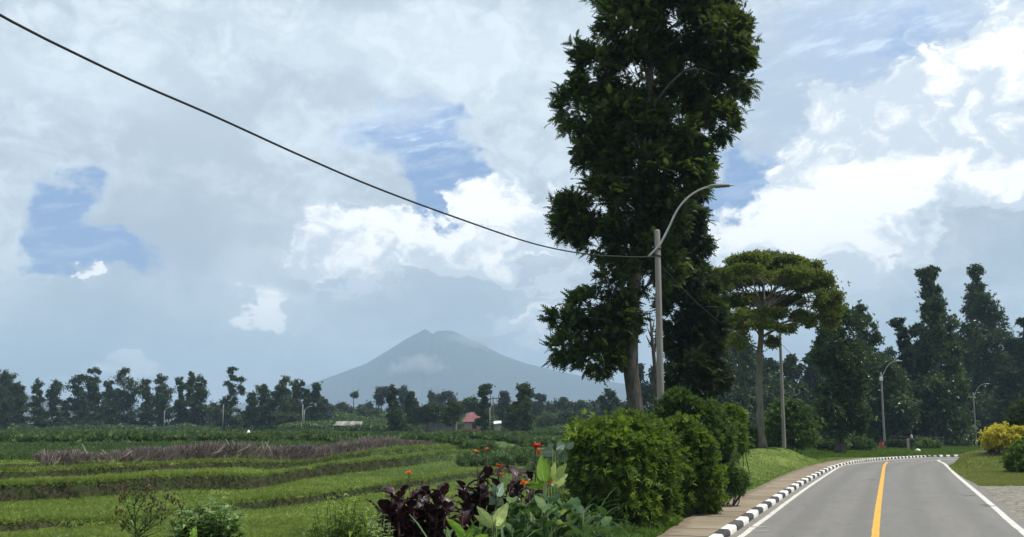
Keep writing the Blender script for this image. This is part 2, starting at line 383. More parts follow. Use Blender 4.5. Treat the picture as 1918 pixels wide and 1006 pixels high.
# ------------------------------------------------------------------ the road's plan
def catmull(P, n=16):
    P = np.asarray(P, float); Q = np.vstack([2 * P[0] - P[1], P, 2 * P[-1] - P[-2]]); out = []
    for i in range(1, len(Q) - 2):
        t = np.linspace(0, 1, n, endpoint=False)[:, None]; p0, p1, p2, p3 = Q[i - 1:i + 3]
        out.append(.5 * (2 * p1 + (p2 - p0) * t + (2 * p0 - 5 * p1 + 4 * p2 - p3) * t ** 2 + (3 * p1 - p0 - 3 * p2 + p3) * t ** 3))
    return np.vstack(out + [P[-1:]])
DIR = np.array([.335, .942])
def back(p, ls=(90, 45, 20)): return [np.array(p) - DIR * l for l in ls]
def pix2(lst, z=0): return [GP(a, b, z)[:2] for a, b in lst]
kerb_c = pix2([(1366, 1005), (1420, 965.5), (1462, 937), (1500, 911), (1540, 888), (1568, 875.5), (1600, 867.5), (1640, 862.3), (1700, 858.3), (1760, 855.9)])
kerb_c = back(kerb_c[0]) + kerb_c + [np.array(p) for p in ((36.5, 79.2), (48, 81.5), (75, 82.5), (120, 78))]
edge_c = pix2([(1918, 977), (1832, 909.6), (1805, 895), (1778, 875.5)])
edge_c = back(edge_c[0]) + edge_c + [np.array(p) for p in ((27.3, 65.2), (29.6, 68.4), (32.8, 69.8), (38, 70.6), (48, 71.4), (75, 72), (120, 69))]
walk_c = [GP(a, b, .12)[:2] for a, b in ((1227, 1006), (1287, 971.6), (1317.6, 955.4), (1389, 926), (1463, 892), (1500, 877.5), (1535, 868))]
walk_c = back(walk_c[0]) + walk_c + [np.array(p) for p in ((20.4, 67.2), (23.2, 71.6), (27.4, 75.8), (31.3, 78.6), (36, 81.0), (48, 83.2), (75, 84.2), (120, 80))]
yel_c = pix2([(1639, 1006), (1644.4, 955.5), (1649.8, 915), (1653.8, 888), (1656.5, 872.5), (1662, 865.2)])
yel_c = back(yel_c[0]) + yel_c
wdash_c = [yel_c[-1]] + [np.array(p) for p in ((25.5, 69.2), (28.2, 71.5), (31, 73.6), (36, 76), (48, 78), (75, 79), (120, 75))]
lw_c = pix2([(1390, 1004), (1440, 967), (1500, 922), (1545, 891.5), (1575, 873.5), (1600, 869)])
lw_c = back(lw_c[0]) + lw_c + [kerb_c[10] + np.array([.5, -.6]), kerb_c[11] + np.array([.2, -.7]), kerb_c[12] + np.array([.1, -.7])] + [k + np.array([.1, -.7]) for k in kerb_c[13:]]
rw_c = pix2([(1918, 998), (1859, 947), (1821, 915), (1789, 888), (1770, 869.5), (1760, 861.5)])
rw_c = back(rw_c[0]) + rw_c + [np.array(p) for p in ((31.0, 71.6), (33.5, 72.0), (38, 72.4), (48, 73.0), (75, 73.6), (120, 70.6))]
K = catmull(kerb_c); ED = catmull(edge_c); WK = catmull(walk_c); YL = catmull(yel_c); WD = catmull(wdash_c); LW = catmull(lw_c); RW = catmull(rw_c)
def resample(P, n=None, step=None):
    L = np.concatenate([[0], np.cumsum(np.linalg.norm(np.diff(P, axis=0), axis=1))])
    t = np.linspace(0, L[-1], n) if n else np.arange(0, L[-1], step)
    return np.stack([np.interp(t, L, P[:, i]) for i in range(P.shape[1])], 1), t
def in_poly(x, y, poly):
    ins = np.zeros(x.shape, bool); n = len(poly); j = n - 1
    for i in range(n):
        xi, yi = poly[i]; xj, yj = poly[j]
        if yi != yj: ins ^= ((yi > y) != (yj > y)) & (x < (xj - xi) * (y - yi) / (yj - yi) + xi)
        j = i
    return ins
Wr, _ = resample(WK, n=150); Er, _ = resample(ED, n=150)
ROADPOLY = np.vstack([Wr, Er[::-1]])
def dist_to(x, y, pts):
    out = np.full(x.shape, 1e9)
    a = pts[:-1]; b = pts[1:]
    for (ax, ay), (bx, by) in zip(a, b):
        dx, dy = bx - ax, by - ay; t = np.clip(((x - ax) * dx + (y - ay) * dy) / (dx * dx + dy * dy), 0, 1)
        out = np.minimum(out, (x - ax - t * dx) ** 2 + (y - ay - t * dy) ** 2)
    return np.sqrt(out)
def ss(a, b, x): t = np.clip((x - a) / (b - a), 0, 1); return t * t * (3 - 2 * t)
# value noise for terrain
_tab = rng.random((256, 256))
def vn(x, y):
    xi = np.floor(x).astype(int); yi = np.floor(y).astype(int); fx = x - xi; fy = y - yi; fx = fx * fx * (3 - 2 * fx); fy = fy * fy * (3 - 2 * fy)
    g = lambda a, b: _tab[a & 255, b & 255]
    return (g(xi, yi) * (1 - fx) + g(xi + 1, yi) * fx) * (1 - fy) + (g(xi, yi + 1) * (1 - fx) + g(xi + 1, yi + 1) * fx) * fy - .5
def fbm(x, y, o=3): return sum(vn(x * 2 ** k + 17 * k, y * 2 ** k + 5 * k) / 2 ** k for k in range(o))
Z0, Z1, Z2, Z3, Z4 = -1.0, -.66, 0., .34, .62
def bank(lst, z): P = np.array([GP(a, b, z)[:2] for a, b in lst]); return P
BD = bank([(0, 1001), (200, 984), (466, 957), (590, 944), (720, 922), (860, 900), (960, 888)], Z0)
BA = bank([(0, 942), (150, 935), (300, 921), (500, 904), (594, 893.5), (694, 882), (781, 872), (875, 864), (1000, 857)], Z1)
BB = bank([(0, 900), (160, 892), (300, 883), (500, 872.5), (594, 864), (700, 856.5), (813, 850.5), (930, 844)], Z2)
BC = BB + np.array([0, 2.3])
def by(P, x):
    s0 = (P[1, 1] - P[0, 1]) / (P[1, 0] - P[0, 0]); s1 = (P[-1, 1] - P[-2, 1]) / (P[-1, 0] - P[-2, 0])
    y = np.interp(x, P[:, 0], P[:, 1])
    y = np.where(x < P[0, 0], P[0, 1] + np.clip(x - P[0, 0], -60, 0) * s0 * .6, y)
    return np.where(x > P[-1, 0], P[-1, 1] + (x - P[-1, 0]) * s1, y)
def edist(i, P, x, y):                              # distance square to a bank's foot, a little wavy
    sl = (by(P, x + .4) - by(P, x - .4)) / .8
    return (y - by(P, x)) / np.sqrt(1 + sl * sl) + vn(x * .5 + i * 9, y * .1) * .18 + vn(x * 1.1, y * .9 + i * 5) * .2 + vn(x * 3.1, y * 2.3 + i) * .10
def field(x, y):
    z = np.full(x.shape, Z0)
    for i, (P, h) in enumerate(((BD, Z1 - Z0), (BA, Z2 - Z1), (BB, Z3 - Z2), (BC, Z4 - Z3))):
        e = edist(i, P, x, y)
        hh = h
        if i == 0: hh = h * (1 - .85 * np.exp(-((x + 13.4) / 1.5) ** 2)) # the worn gap
        z = z + hh * ss(-.05, .30, e) + .06 * np.exp(-((e - .45) / .3) ** 2)
    z = z + .05 * fbm(x * .6, y * .6) + .03 * vn(x * 3, y * 3)
    far = ss(75, 100, y)
    z = z + far * .22 * np.maximum(0, np.sin((y * .9 + x * .2) * .28)) ** 3
    return z
def height(x, y):
    x = np.asarray(x, float); y = np.asarray(y, float); shp = x.shape; x = x.ravel(); y = y.ravel()
    z = np.zeros(x.shape)
    near = (np.abs(x) < 200) & (y > -120) & (y < 420)
    z[~near] = .8
    X, Y = x[near], y[near]
    f = field(X, Y)
    # right half and the land beyond the bend
    wr = ss(8, 26, X - (Y - 80) * .12) * ss(74, 90, Y)
    wr = np.maximum(wr, ss(9, 14, X) * (Y <= 90))
    low = -.1 - 1.1 * ss(110, 155, Y) * ss(40, 58, X) + .1 * fbm(X * .15, Y * .15) + .8 * ss(160, 260, Y)
    f = f * (1 - wr) + low * wr
    ins = in_poly(X, Y, ROADPOLY); dl = dist_to(X, Y, Wr); dr = dist_to(X, Y, Er)
    left = dl < dr
    d = np.minimum(dl, dr)
    zl = .08 + (f - .08) * ss(.3, 9, d) + .03 * fbm(X * 1.5, Y * 1.5) * ss(0, 1, d)
    for (mx, my, h, r1, r2) in ((8.3, 47, .55, 2.5, 5), (11.2, 54, .75, 2.6, 5), (14.2, 61.5, .85, 2.7, 4.2), (16.6, 66.5, .75, 2.6, 3.4)):
        a = (X - mx) * .942 - (Y - my) * .335; b = (X - mx) * .335 + (Y - my) * .942
        zl = zl + h * np.exp(-(a / r1) ** 2 - (b / r2) ** 2) * ss(.0, 2.4, d)
    zl = zl + .12 * ss(1, 4, d) * ss(76, 84, Y) * (1 - ss(95, 110, Y))
    zr = -.012 + .05 * ss(.0, .8, d) + .03 * fbm(X * 1.2, Y * 1.2) * ss(0, 1, d) + .66 * ss(.05, .95, d) * ss(53, 61.5, Y) * (X > 10)
    zr = np.where(PAVED(X, Y), -.06, zr)
    zz = np.where(left, zl, zr)
    zz = np.where(ins, -.09, zz)
    z[near] = zz
    # merge with the far plain
    m = ss(150, 200, np.abs(x)) + ss(330, 415, y) + ss(60, 115, -y)
    m = np.clip(m, 0, 1); z = z * (1 - m) + .8 * m
    return z.reshape(shp)
PV = np.array([GP(1826, 907.5)[:2] + (0.0, 0), (40, 41.0), (40, 8), (12.2, 8), (9.0, 15)])
pv_near = edge_c[3] - DIR * 16
PAVEPOLY = np.array([edge_c[4] + (-.6, -.1), (34, 41.2), (34, 5), pv_near + (-.3, 0), edge_c[3] + (-.3, 0)])
def PAVED(x, y): return in_poly(x, y, PAVEPOLY)
def zat(x, y): return float(height(np.array([x]), np.array([y]))[0])

# ------------------------------------------------------------------ ground
def axis(segs):
    out = []
    for a, b, st in segs: out += list(np.arange(a, b, st))
    return np.array(out + [segs[-1][1]])
xs = axis([(-5600, -1000, 900), (-1000, -200, 100), (-200, -60, 10), (-60, -26, 2), (-26, 22, .16), (22, 44, .4), (44, 130, 3), (130, 400, 30), (400, 1000, 150), (1000, 5600, 900)])
ys = axis([(-1400, -200, 200), (-200, -20, 12), (-20, 8, 2), (8, 30, .4), (30, 72, .16), (72, 100, .3), (100, 180, 1.2), (180, 420, 5), (420, 1000, 60), (1000, 8000, 500)])
def grid_mesh(name, xs, ys, zf, mat):
    XX, YY = np.meshgrid(xs, ys); ZZ = zf(XX, YY)
    nx, ny = len(xs), len(ys); i = np.arange((nx - 1) * (ny - 1)); r = i // (nx - 1); c = i % (nx - 1); a = r * nx + c
    f = np.concatenate([np.stack([a, a + 1, a + nx + 1], 1), np.stack([a, a + nx + 1, a + nx], 1)])
    g = G(); g.add(np.stack([XX.ravel(), YY.ravel(), ZZ.ravel()], 1), f); return g.build(name, mat, smooth=True)
def ground_mat():
    m, n, out = newmat('field_ground')
    ge = n.nodes.new('ShaderNodeNewGeometry'); sp = n.nodes.new('ShaderNodeSeparateXYZ'); n.links.new(ge.outputs['Position'], sp.inputs[0])
    sn = n.nodes.new('ShaderNodeSeparateXYZ'); n.links.new(ge.outputs['Normal'], sn.inputs[0])
    P = E(n, ge.outputs['Position']); X, Y = E(n, sp.outputs[0]), E(n, sp.outputs[1]); nz = E(n, sn.outputs[2])
    a = noise(n, P, 1.3, 6, .65); b = noise(n, P, .22, 4); c = noise(n, P, 6, 5)
    g = mixc(n, a.step(.35, .68), (.062, .095, .018), (.14, .19, .040))
    g = mixc(n, b.step(.5, .72) * .7, g, (.19, .215, .055))
    g = mixc(n, c.step(.62, .75) * .6, g, (.05, .045, .025))
    crop = mixc(n, a.step(.3, .7), (.036, .068, .020), (.085, .135, .042))
    crop = mixc(n, noise(n, combine(n, X * .15, Y * .9), .5, 3).step(.5, .7), crop, (.012, .028, .010))
    fc = (Y + X * .35 + b * 8.0).step(58, 66)
    wood = (X - Y * .12).step(-1, 3)
    g = mixc(n, fc * (wood * -1.0 + 1.0), g, crop)
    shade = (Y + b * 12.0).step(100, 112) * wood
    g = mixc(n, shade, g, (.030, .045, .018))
    soil = mixc(n, c.step(.35, .65), (.016, .015, .008), (.050, .048, .024))
    soil = mixc(n, a.step(.45, .6) * .75, soil, (.035, .052, .016))
    k = (nz * -1.0 + 1.0 + (c - .5) * .12).step(.12, .30) * (Y.step(85, 75))* (X.step(6, 2))
    g = mixc(n, k, g, soil)
    bs = n.nodes.new('ShaderNodeBsdfPrincipled'); n.links.new(g.s, bs.inputs['Base Color']); bs.inputs['Roughness'].default_value = .95; bs.inputs['Specular IOR Level'].default_value = .1
    bp = n.nodes.new('ShaderNodeBump'); bp.inputs['Strength'].default_value = .9; bp.inputs['Distance'].default_value = .08
    n.links.new((c + a * 1.5).s, bp.inputs['Height']); n.links.new(bp.outputs[0], bs.inputs['Normal'])
    n.links.new(bs.outputs[0], out.inputs[0]); return m
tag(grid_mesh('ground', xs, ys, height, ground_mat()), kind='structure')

# ------------------------------------------------------------------ road, pavement, kerb, markings
def ribbon(name, A, B, za, zb, mat, across=1):
    g = G(); A = np.c_[A, np.full(len(A), za)]; B = np.c_[B, np.full(len(B), zb)]
    n = len(A); L = np.concatenate([[0], np.cumsum(np.linalg.norm(np.diff((A + B) / 2, axis=0), axis=1))])
    rows = [A + (B - A) * k / across for k in range(across + 1)]
    v = np.concatenate(rows); wd = np.linalg.norm(B - A, axis=1)
    uv = np.concatenate([np.stack([L, wd * k / across], 1) for k in range(across + 1)])
    f = []
    for k in range(across):
        a = k * n + np.arange(n - 1); f += [np.stack([a, a + n, a + n + 1], 1), np.stack([a, a + n + 1, a + 1], 1)]
    g.add(v, np.concatenate(f)[:, ::-1], uv=uv); return g
def offset(P, d):
    t = norm(np.gradient(P, axis=0)); return P + np.stack([-t[:, 1], t[:, 0]], 1) * (d if np.ndim(d) == 0 else np.asarray(d)[:, None])     # +d is to the left
def asphalt_mat():
    m, n, out = newmat('asphalt')
    ge = n.nodes.new('ShaderNodeNewGeometry'); P = E(n, ge.outputs['Position'])
    uvn = n.nodes.new('ShaderNodeUVMap'); sp = n.nodes.new('ShaderNodeSeparateXYZ'); n.links.new(uvn.outputs[0], sp.inputs[0])
    U, V = E(n, sp.outputs[0]), E(n, sp.outputs[1])
    st = noise(n, combine(n, U * .06, V * 1.1), 1, 5, .6)
    a = noise(n, P, .35, 5); b = noise(n, P, 60, 3, .7); c = noise(n, P, 4, 6)
    g = mixc(n, a.step(.3, .7), (.168, .159, .147), (.186, .177, .163))
    g = mixc(n, st.step(.45, .65) * .45, g, (.215, .200, .178))
    for tv in (1.25, 2.65, 4.0, 5.4):
        g = mixc(n, ((V + (a - .5) * .5 - tv)._m('ABSOLUTE')).step(.45, .05) * .5, g, (.130, .125, .117))
    g = mixc(n, b.step(.3, .8) * .45, g, (.10, .097, .093)); ag = noise(n, P, 220, 2, .7); g = mixc(n, ag.step(.55, .75) * .4, g, (.27, .26, .24))
    lng = noise(n, combine(n, U * .9, V * 3.0), 1, 6, .7); g = mixc(n, lng.step(.42, .7) * .35, g, (.118, .112, .104))
    sp_ = noise(n, P, 9, 3, .6); g = mixc(n, sp_.step(.66, .72) * .55, g, (.08, .078, .074)); g = mixc(n, sp_.step(.34, .29) * .35, g, (.26, .245, .22))
    vk = n.nodes.new('ShaderNodeTexVoronoi'); vk.feature = 'DISTANCE_TO_EDGE'; vk.inputs['Scale'].default_value = .42; n.links.new(combine(n, U * .6 + c * 1.2, V * 1.1 + a * 1.5).s, vk.inputs['Vector'])
    g = mixc(n, E(n, vk.outputs['Distance']).step(.012, .002) * a.step(.48, .6) * .6, g, (.07, .068, .065))
    g = mixc(n, c.step(.66, .72) * .35, g, (.115, .11, .104))
    g = mixc(n, V.step(6.5, 7.6) * .6, g, (.235, .205, .165))
    g = mixc(n, V.step(.55, .15) * .5, g, (.23, .205, .17))
    bs = n.nodes.new('ShaderNodeBsdfPrincipled'); n.links.new(g.s, bs.inputs['Base Color']); bs.inputs['Roughness'].default_value = .8; bs.inputs['Specular IOR Level'].default_value = .3
    bp = n.nodes.new('ShaderNodeBump'); bp.inputs['Strength'].default_value = .4; bp.inputs['Distance'].default_value = .01
    n.links.new(b.s, bp.inputs['Height']); n.links.new(bp.outputs[0], bs.inputs['Normal']); n.links.new(bs.outputs[0], out.inputs[0]); return m
Kr, _ = resample(K, n=400); Ed, _ = resample(ED, n=400)
# the two sides are matched by nearest point so the strip runs straight across
Kd, _ = resample(K, n=600)
En = []
j = 0
Edense, _ = resample(ED, n=3000)
for p in Kd:
    q = np.argmin(((Edense - p) ** 2).sum(1)); j = max(j, q); En.append(Edense[j])
En = np.array(En)
tag(ribbon('road', Kd, En, 0, 0, None, 8).build('road', asphalt_mat(), smooth=True), kind='structure')

def pavement_mat():
    m, n, out = newmat('pavement_slabs')
    uvn = n.nodes.new('ShaderNodeUVMap'); sp = n.nodes.new('ShaderNodeSeparateXYZ'); n.links.new(uvn.outputs[0], sp.inputs[0])
    U, V = E(n, sp.outputs[0]), E(n, sp.outputs[1])
    ge = n.nodes.new('ShaderNodeNewGeometry'); P = E(n, ge.outputs['Position'])
    a = noise(n, P, .8, 6); b = noise(n, P, 25, 5); w = noise(n, P, 2.5, 4)
    g = mixc(n, a.step(.3, .7), (.225, .180, .125), (.315, .262, .190))
    g = mixc(n, b.step(.35, .75) * .5, g, (.17, .14, .10))
    slab = (U * .62)._m('FLOOR'); wn = n.nodes.new('ShaderNodeTexWhiteNoise'); wn.noise_dimensions = '1D'; n.links.new(slab.s, wn.inputs['W'])
    r = E(n, wn.outputs[0]); g = mixc(n, r * .6, g, (.17, .135, .095))
    jt = (((U * .62 + w * .06)._m('FRACT') - .5)._m('ABSOLUTE')).step(.455, .48) * (r.step(.2, .5) * .8 + .2)
    g = mixc(n, jt, g, (.045, .038, .03))
    mud = (noise(n, P, 1.6, 5) + V.step(.5, 0) * .35).step(.62, .8); g = mixc(n, mud * .7, g, (.13, .10, .07))
    bs = n.nodes.new('ShaderNodeBsdfPrincipled'); n.links.new(g.s, bs.inputs['Base Color']); bs.inputs['Roughness'].default_value = .9; bs.inputs['Specular IOR Level'].default_value = .2
    bp = n.nodes.new('ShaderNodeBump'); bp.inputs['Strength'].default_value = .6; bp.inputs['Distance'].default_value = .02
    n.links.new((b - jt * 2.0).s, bp.inputs['Height']); n.links.new(bp.outputs[0], bs.inputs['Normal']); n.links.new(bs.outputs[0], out.inputs[0]); return m
KW = .22
Kin = offset(Kd, KW + .02)
Wdense, _ = resample(WK, n=3000); Wn = []; j = 0
for p in Kin:
    q = np.argmin(((Wdense - p) ** 2).sum(1)); j = max(j, q); Wn.append(Wdense[j])
Wn = np.array(Wn)
Wn = Wn + np.stack([fbm(Wn[:, 1] * 1.2, Wn[:, 0]) * .12, 0 * Wn[:, 0]], 1)
tag(ribbon('pavement', Wn, Kin, .125, .125, None, 3).build('pavement', pavement_mat(), smooth=True), kind='structure')

# kerb: alternating painted stones with chamfered tops
def kerb():
    g = G(); P, t = resample(K[K[:, 0] < 60], step=.1); per = 11
    tn = norm(np.gradient(P, axis=0)); nl = np.stack([-tn[:, 1], tn[:, 0]], 1)
    pos = [0]
    while pos[-1] < len(P) - 14:
        pos.append(pos[-1] + (11 if P[pos[-1], 1] < 56 else max(3, int(round(11 - (P[pos[-1], 1] - 56) * .62)))))
    prof = [(0, -.1), (0, .09), (.035, .135), (KW - .01, .14), (KW, .12), (KW, -.1)]
    k = 0
    for s, nx_ in zip(pos[:-1], pos[1:]):
        per = nx_ - s
        idx = np.array([s, s + per // 2, s + per]); pp = P[idx].copy(); pp[0] += tn[s] * .008; pp[2] -= tn[s + per] * .008
        jit = rng.uniform(-.012, .012, 2); v = []
        for q, ii in zip(pp, idx):
            for (o, h) in prof: v.append((*(q + nl[ii] * (o + jit[0])), h + jit[1] * .5))
        f = []; m = len(prof)
        for a in range(2):
            for b in range(m - 1): p0 = a * m + b; f += [(p0, p0 + m, p0 + m + 1), (p0, p0 + m + 1, p0 + 1)]
        for b in range(1, m - 1): f += [(0, b, b + 1), (2 * m, 2 * m + b + 1, 2 * m + b)]
        g.add(v, f, .5, k % 2); k += 1
    return g
tag(kerb().build('kerb', [M['kerb_white'], M['kerb_black']]), kind='structure')

def line_mat(name, c0, c1):
    m, n, out = newmat(name)
    ge = n.nodes.new('ShaderNodeNewGeometry'); P = E(n, ge.outputs['Position'])
    a = noise(n, P, 2.5, 7, .65); b = noise(n, P, 30, 4, .7)
    g = mixc(n, a.step(.3, .7), c0, c1); g = mixc(n, (a + b).step(1.12, 1.3) * .6, g, (.17, .16, .145))
    bs = n.nodes.new('ShaderNodeBsdfPrincipled'); n.links.new(g.s, bs.inputs['Base Color']); bs.inputs['Roughness'].default_value = .7
    n.links.new(bs.outputs[0], out.inputs[0]); return m
ML_W = line_mat('white_line_paint', (.46, .44, .40), (.62, .60, .55)); ML_Y = line_mat('yellow_line_paint', (.52, .27, .025), (.66, .37, .04))
def marking(name, P, w, mat, z=.004, on=None):
    Q, t = resample(P, step=.12)
    wob = fbm(t[:, None] * 3.0, t[:, None] * 0)[:, 0] * .02
    A = offset(Q, w / 2 + wob); B = offset(Q, -w / 2 + wob * .5)
    if on is None: segs = [(0, len(Q))]
    else: segs = [(int(a / .12), int(b / .12)) for a, b in on(t[-1])]
    g = G()
    for a, b in segs:
        if b - a > 1:
            h = ribbon('x', A[a:b], B[a:b], z, z, None)
            g.add(h.v[0], h.f[0])
    tag(g.build(name, mat), kind='structure')
marking('left_edge_line', LW, .14, ML_W); marking('right_edge_line', RW, .17, ML_W)
marking('centre_line', YL, .165, ML_Y)
marking('dashed_centre_line', WD, .13, ML_W, on=lambda L: [(.6, 3.2)] + [(3.9 + k * 3.4, 6.2 + k * 3.4) for k in range(20)])
# faint worn flashes of paint on the tarmac
g = G()
for (px, py, w, h) in ((1418, 987, .45, .07), (1427, 994, .4, .05), (1716, 881, .7, .06)):
    c = GP(px, py); box_g(g, (c[0], c[1], .0045), (w, h * 3, .003), 0)
tag(g.build('worn_paint', line_mat('worn_paint', (.20, .19, .175), (.33, .315, .29))), kind='structure')
g = G()
for (px, py, w) in ((1633, 899, .8), (1815, 929, 1.0), (1775, 882, .9), (1855, 948, .8), (1845, 946, .6)):
    c = GP(px, py); box_g(g, (c[0], c[1], .0055), (w * .5, .12, .003), .4)
tag(g.build('tar_patch', M['kerb_black']), kind='structure')

def paver_mat():
    m, n, out = newmat('cobbles')
    ge = n.nodes.new('ShaderNodeNewGeometry'); P = E(n, ge.outputs['Position'])
    vo = n.nodes.new('ShaderNodeTexVoronoi'); vo.feature = 'DISTANCE_TO_EDGE'; vo.inputs['Scale'].default_value = 3.2; n.links.new(P.s, vo.inputs['Vector'])
    vc = n.nodes.new('ShaderNodeTexVoronoi'); vc.inputs['Scale'].default_value = 3.2; n.links.new(P.s, vc.inputs['Vector'])
    e = E(n, vo.outputs['Distance']); cc = n.nodes.new('ShaderNodeSeparateXYZ'); n.links.new(vc.outputs['Color'], cc.inputs[0]); r = E(n, cc.outputs[0])
    g = mixc(n, r, (.15, .135, .112), (.27, .242, .198)); g = mixc(n, noise(n, P, 8, 5).step(.4, .7) * .4, g, (.17, .15, .12))
    g = mixc(n, e.step(.07, .02) * .75, g, (.075, .07, .05)); g = mixc(n, noise(n, P, .5, 4).step(.55, .75) * .5, g, (.23, .20, .16))
    bs = n.nodes.new('ShaderNodeBsdfPrincipled'); n.links.new(g.s, bs.inputs['Base Color']); bs.inputs['Roughness'].default_value = .9
    bp = n.nodes.new('ShaderNodeBump'); bp.inputs['Strength'].default_value = .8; bp.inputs['Distance'].default_value = .03
    n.links.new(e.step(0, .12).s, bp.inputs['Height']); n.links.new(bp.outputs[0], bs.inputs['Normal']); n.links.new(bs.outputs[0], out.inputs[0]); return m
g = G(); pvv = np.c_[PAVEPOLY, np.full(len(PAVEPOLY), -.006)]
e0 = Edense[(Edense[:, 1] < edge_c[4][1] - .1) & (Edense[:, 1] > pv_near[1])][::12]
back_edge = np.stack([np.linspace(34, edge_c[4][0], 30), np.linspace(41.2, edge_c[4][1] - .1, 30)], 1)
back_edge[:, 1] += fbm(back_edge[:, :1] * 1.5, back_edge[:, :1] * 0)[:, 0] * .5
poly = np.vstack([e0 + (-.1, 0), back_edge[::-1], [(34, 5)], [pv_near + (0, -.1)]])
cen = np.array([22., 24.]); vv = np.vstack([cen, poly]); n_ = len(poly)
g.add(np.c_[vv, np.full(len(vv), -.008)], [(0, 1 + (i + 1) % n_, 1 + i) for i in range(n_)])
tag(g.build('cobbled_parking', paver_mat()), kind='structure')

# ------------------------------------------------------------------ mountain and hill
def mountain():
    D0 = 5400.; prof = [(-1500, 800), (300, 790), (420, 765), (500, 747), (560, 730), (600, 715), (640, 700), (690, 681), (730, 656), (760, 636), (788, 621), (797, 616), (804, 621), (811, 626), (819, 620), (845, 619), (862, 626), (880, 636), (905, 646), (940, 665), (985, 681), (1030, 692), (1100, 708), (1200, 726), (1320, 748), (1600, 775), (2600, 800)]
    c = W(815, 640, D0); px = np.array([p[0] for p in prof], float); hz = np.array([W(a, b, D0)[2] for a, b in prof]); X0 = (px - 959) / F * D0
    hz[0] = hz[-1] = 0
    nx, ny = 260, 120
    xs = np.unique(np.concatenate([np.linspace(-3600, 3600, nx), np.linspace(-900, 500, 200)])); ys = np.linspace(D0 - 2400, D0 + 2400, ny)
    XX, YY = np.meshgrid(xs, ys); dx = XX - c[0]; dy = YY - D0
    r = np.hypot(dx, dy * 1.0); side = np.where(r > 1e-6, dx / np.maximum(r, 1e-6), 0)
    wl = (1 - side) / 2
    hl = np.interp(c[0] - r, X0, hz); hr = np.interp(c[0] + r, X0, hz)
    hh = np.interp(XX, X0, hz) - .56 * (np.sqrt(r * r + 170. ** 2) - np.sqrt(dx * dx + 170. ** 2)) * np.interp(r, [0, 450, 1400, 2900], [1.25, 1.1, .8, .5])
    an = np.arctan2(dy, dx); gul = (np.abs(vn(an * 9 + 40, r * .001 + 3)) + .5 * np.abs(vn(an * 21 + 4, r * .002 + 7))) * 22 * ss(0, 300, r) * (1 - ss(900, 1700, r)) * (1 - np.abs(side) ** 8)
    z = np.maximum(hh - gul, -20)
    z = np.where(r > 3400, -20, z)
    return xs, ys, z
xs_, ys_, z_ = mountain()
M['hill'] = surf_mat('mountain_forest', (.022, .032, .028), (.040, .052, .042), .004, 8, .95, 0, c2=(.055, .066, .05))
tag(grid_mesh('mountain', xs_, ys_, lambda a, b: z_, M['hill']), kind='structure')
xh = np.linspace(-1500, 300, 150); yh = np.linspace(1500, 2600, 50)
def hillz(x, y):
    t = np.interp((x / 2000 * F + 959), [-900, -200, 20, 60, 110, 140, 220, 330, 450, 900], [20, 30, 66, 60, 48, 46, 40, 34, 22, -20])
    return (t + 8 * fbm(x * .01, y * .01)) * np.exp(-((y - 2000) / 330) ** 2) * 1.02 - 6
tag(grid_mesh('hill', xh, yh, hillz, M['hill']), kind='structure')
g = G(); c = GP(30, 797.2, .8)
tag(grid_mesh('bare_field', np.linspace(-175, -128, 30), np.linspace(318, 345, 10), lambda x, y: 1.0 + 1.1 * ss(316, 345, y) + .2 * fbm(x * .2, y * .2), surf_mat('dry_earth', (.30, .22, .13), (.40, .31, .2), .3, 6, .95, .2)), kind='structure')

# ------------------------------------------------------------------ trees
def crown_pts(lobes, n, k=9, spread=.30, inner=.35, sh_p=.12, sh_r=.26):
    L = np.array(lobes, float); w = (L[:, 3] * L[:, 5]) ** .9; w /= w.sum()
    cnt = rng.multinomial(n, w); P = []; O = []; TN = []; C = []
    for i, c in enumerate(cnt):
        if c == 0: continue
        m = max(3, int(k)); u = rdir(m); cc = L[i, :3] + u * L[i, 3:] * rng.uniform(inner, .92, (m, 1))
        tone = rng.uniform(0, 1, m); idx = rng.integers(0, m, c)
        p = cc[idx] + rng.normal(size=(c, 3)) * L[i, 3:] * spread * rng.uniform(.6, 1.2, (m, 1))[idx]
        q = rng.random(c) < sh_p; p[q] += norm(p[q] - L[i, :3]) * (L[i, 3:] * rng.uniform(.03, sh_r, (q.sum(), 1)))
        P.append(p); O.append(norm((p - L[i, :3]) / L[i, 3:] ** 1)); TN.append(tone[idx]); C.append(cc)
    return np.concatenate(P), np.concatenate(O), np.concatenate(TN), C
def foliage(name, mat, lobes, n, T, size, parent, up=.25, k=9, spread=.30, flat=.7, inner=.35, tone=(.0, 1.0), sh_p=.12, sh_r=.26):
    p, o, t, C = crown_pts(lobes, n, k, spread, inner, sh_p, sh_r)
    d = norm(o * .8 + rng.normal(size=p.shape) * .55 + np.array([0, 0, up]))
    nh = norm(np.array([0, 0, 1.]) * flat + rng.normal(size=p.shape) * .5)
    s = size * rng.uniform(.65, 1.3, len(p))
    tn = np.clip(.62 * t ** 1.6 + .5 * rng.random(len(p)) ** 1.8, 0, 1) * (tone[1] - tone[0]) + tone[0]  # random leaf colour; the pale end also paints in sunlit speckle and glints
    g = G(); inst(g, T, p, d, nh, s, tn)
    return g.build(name, mat, parent), C
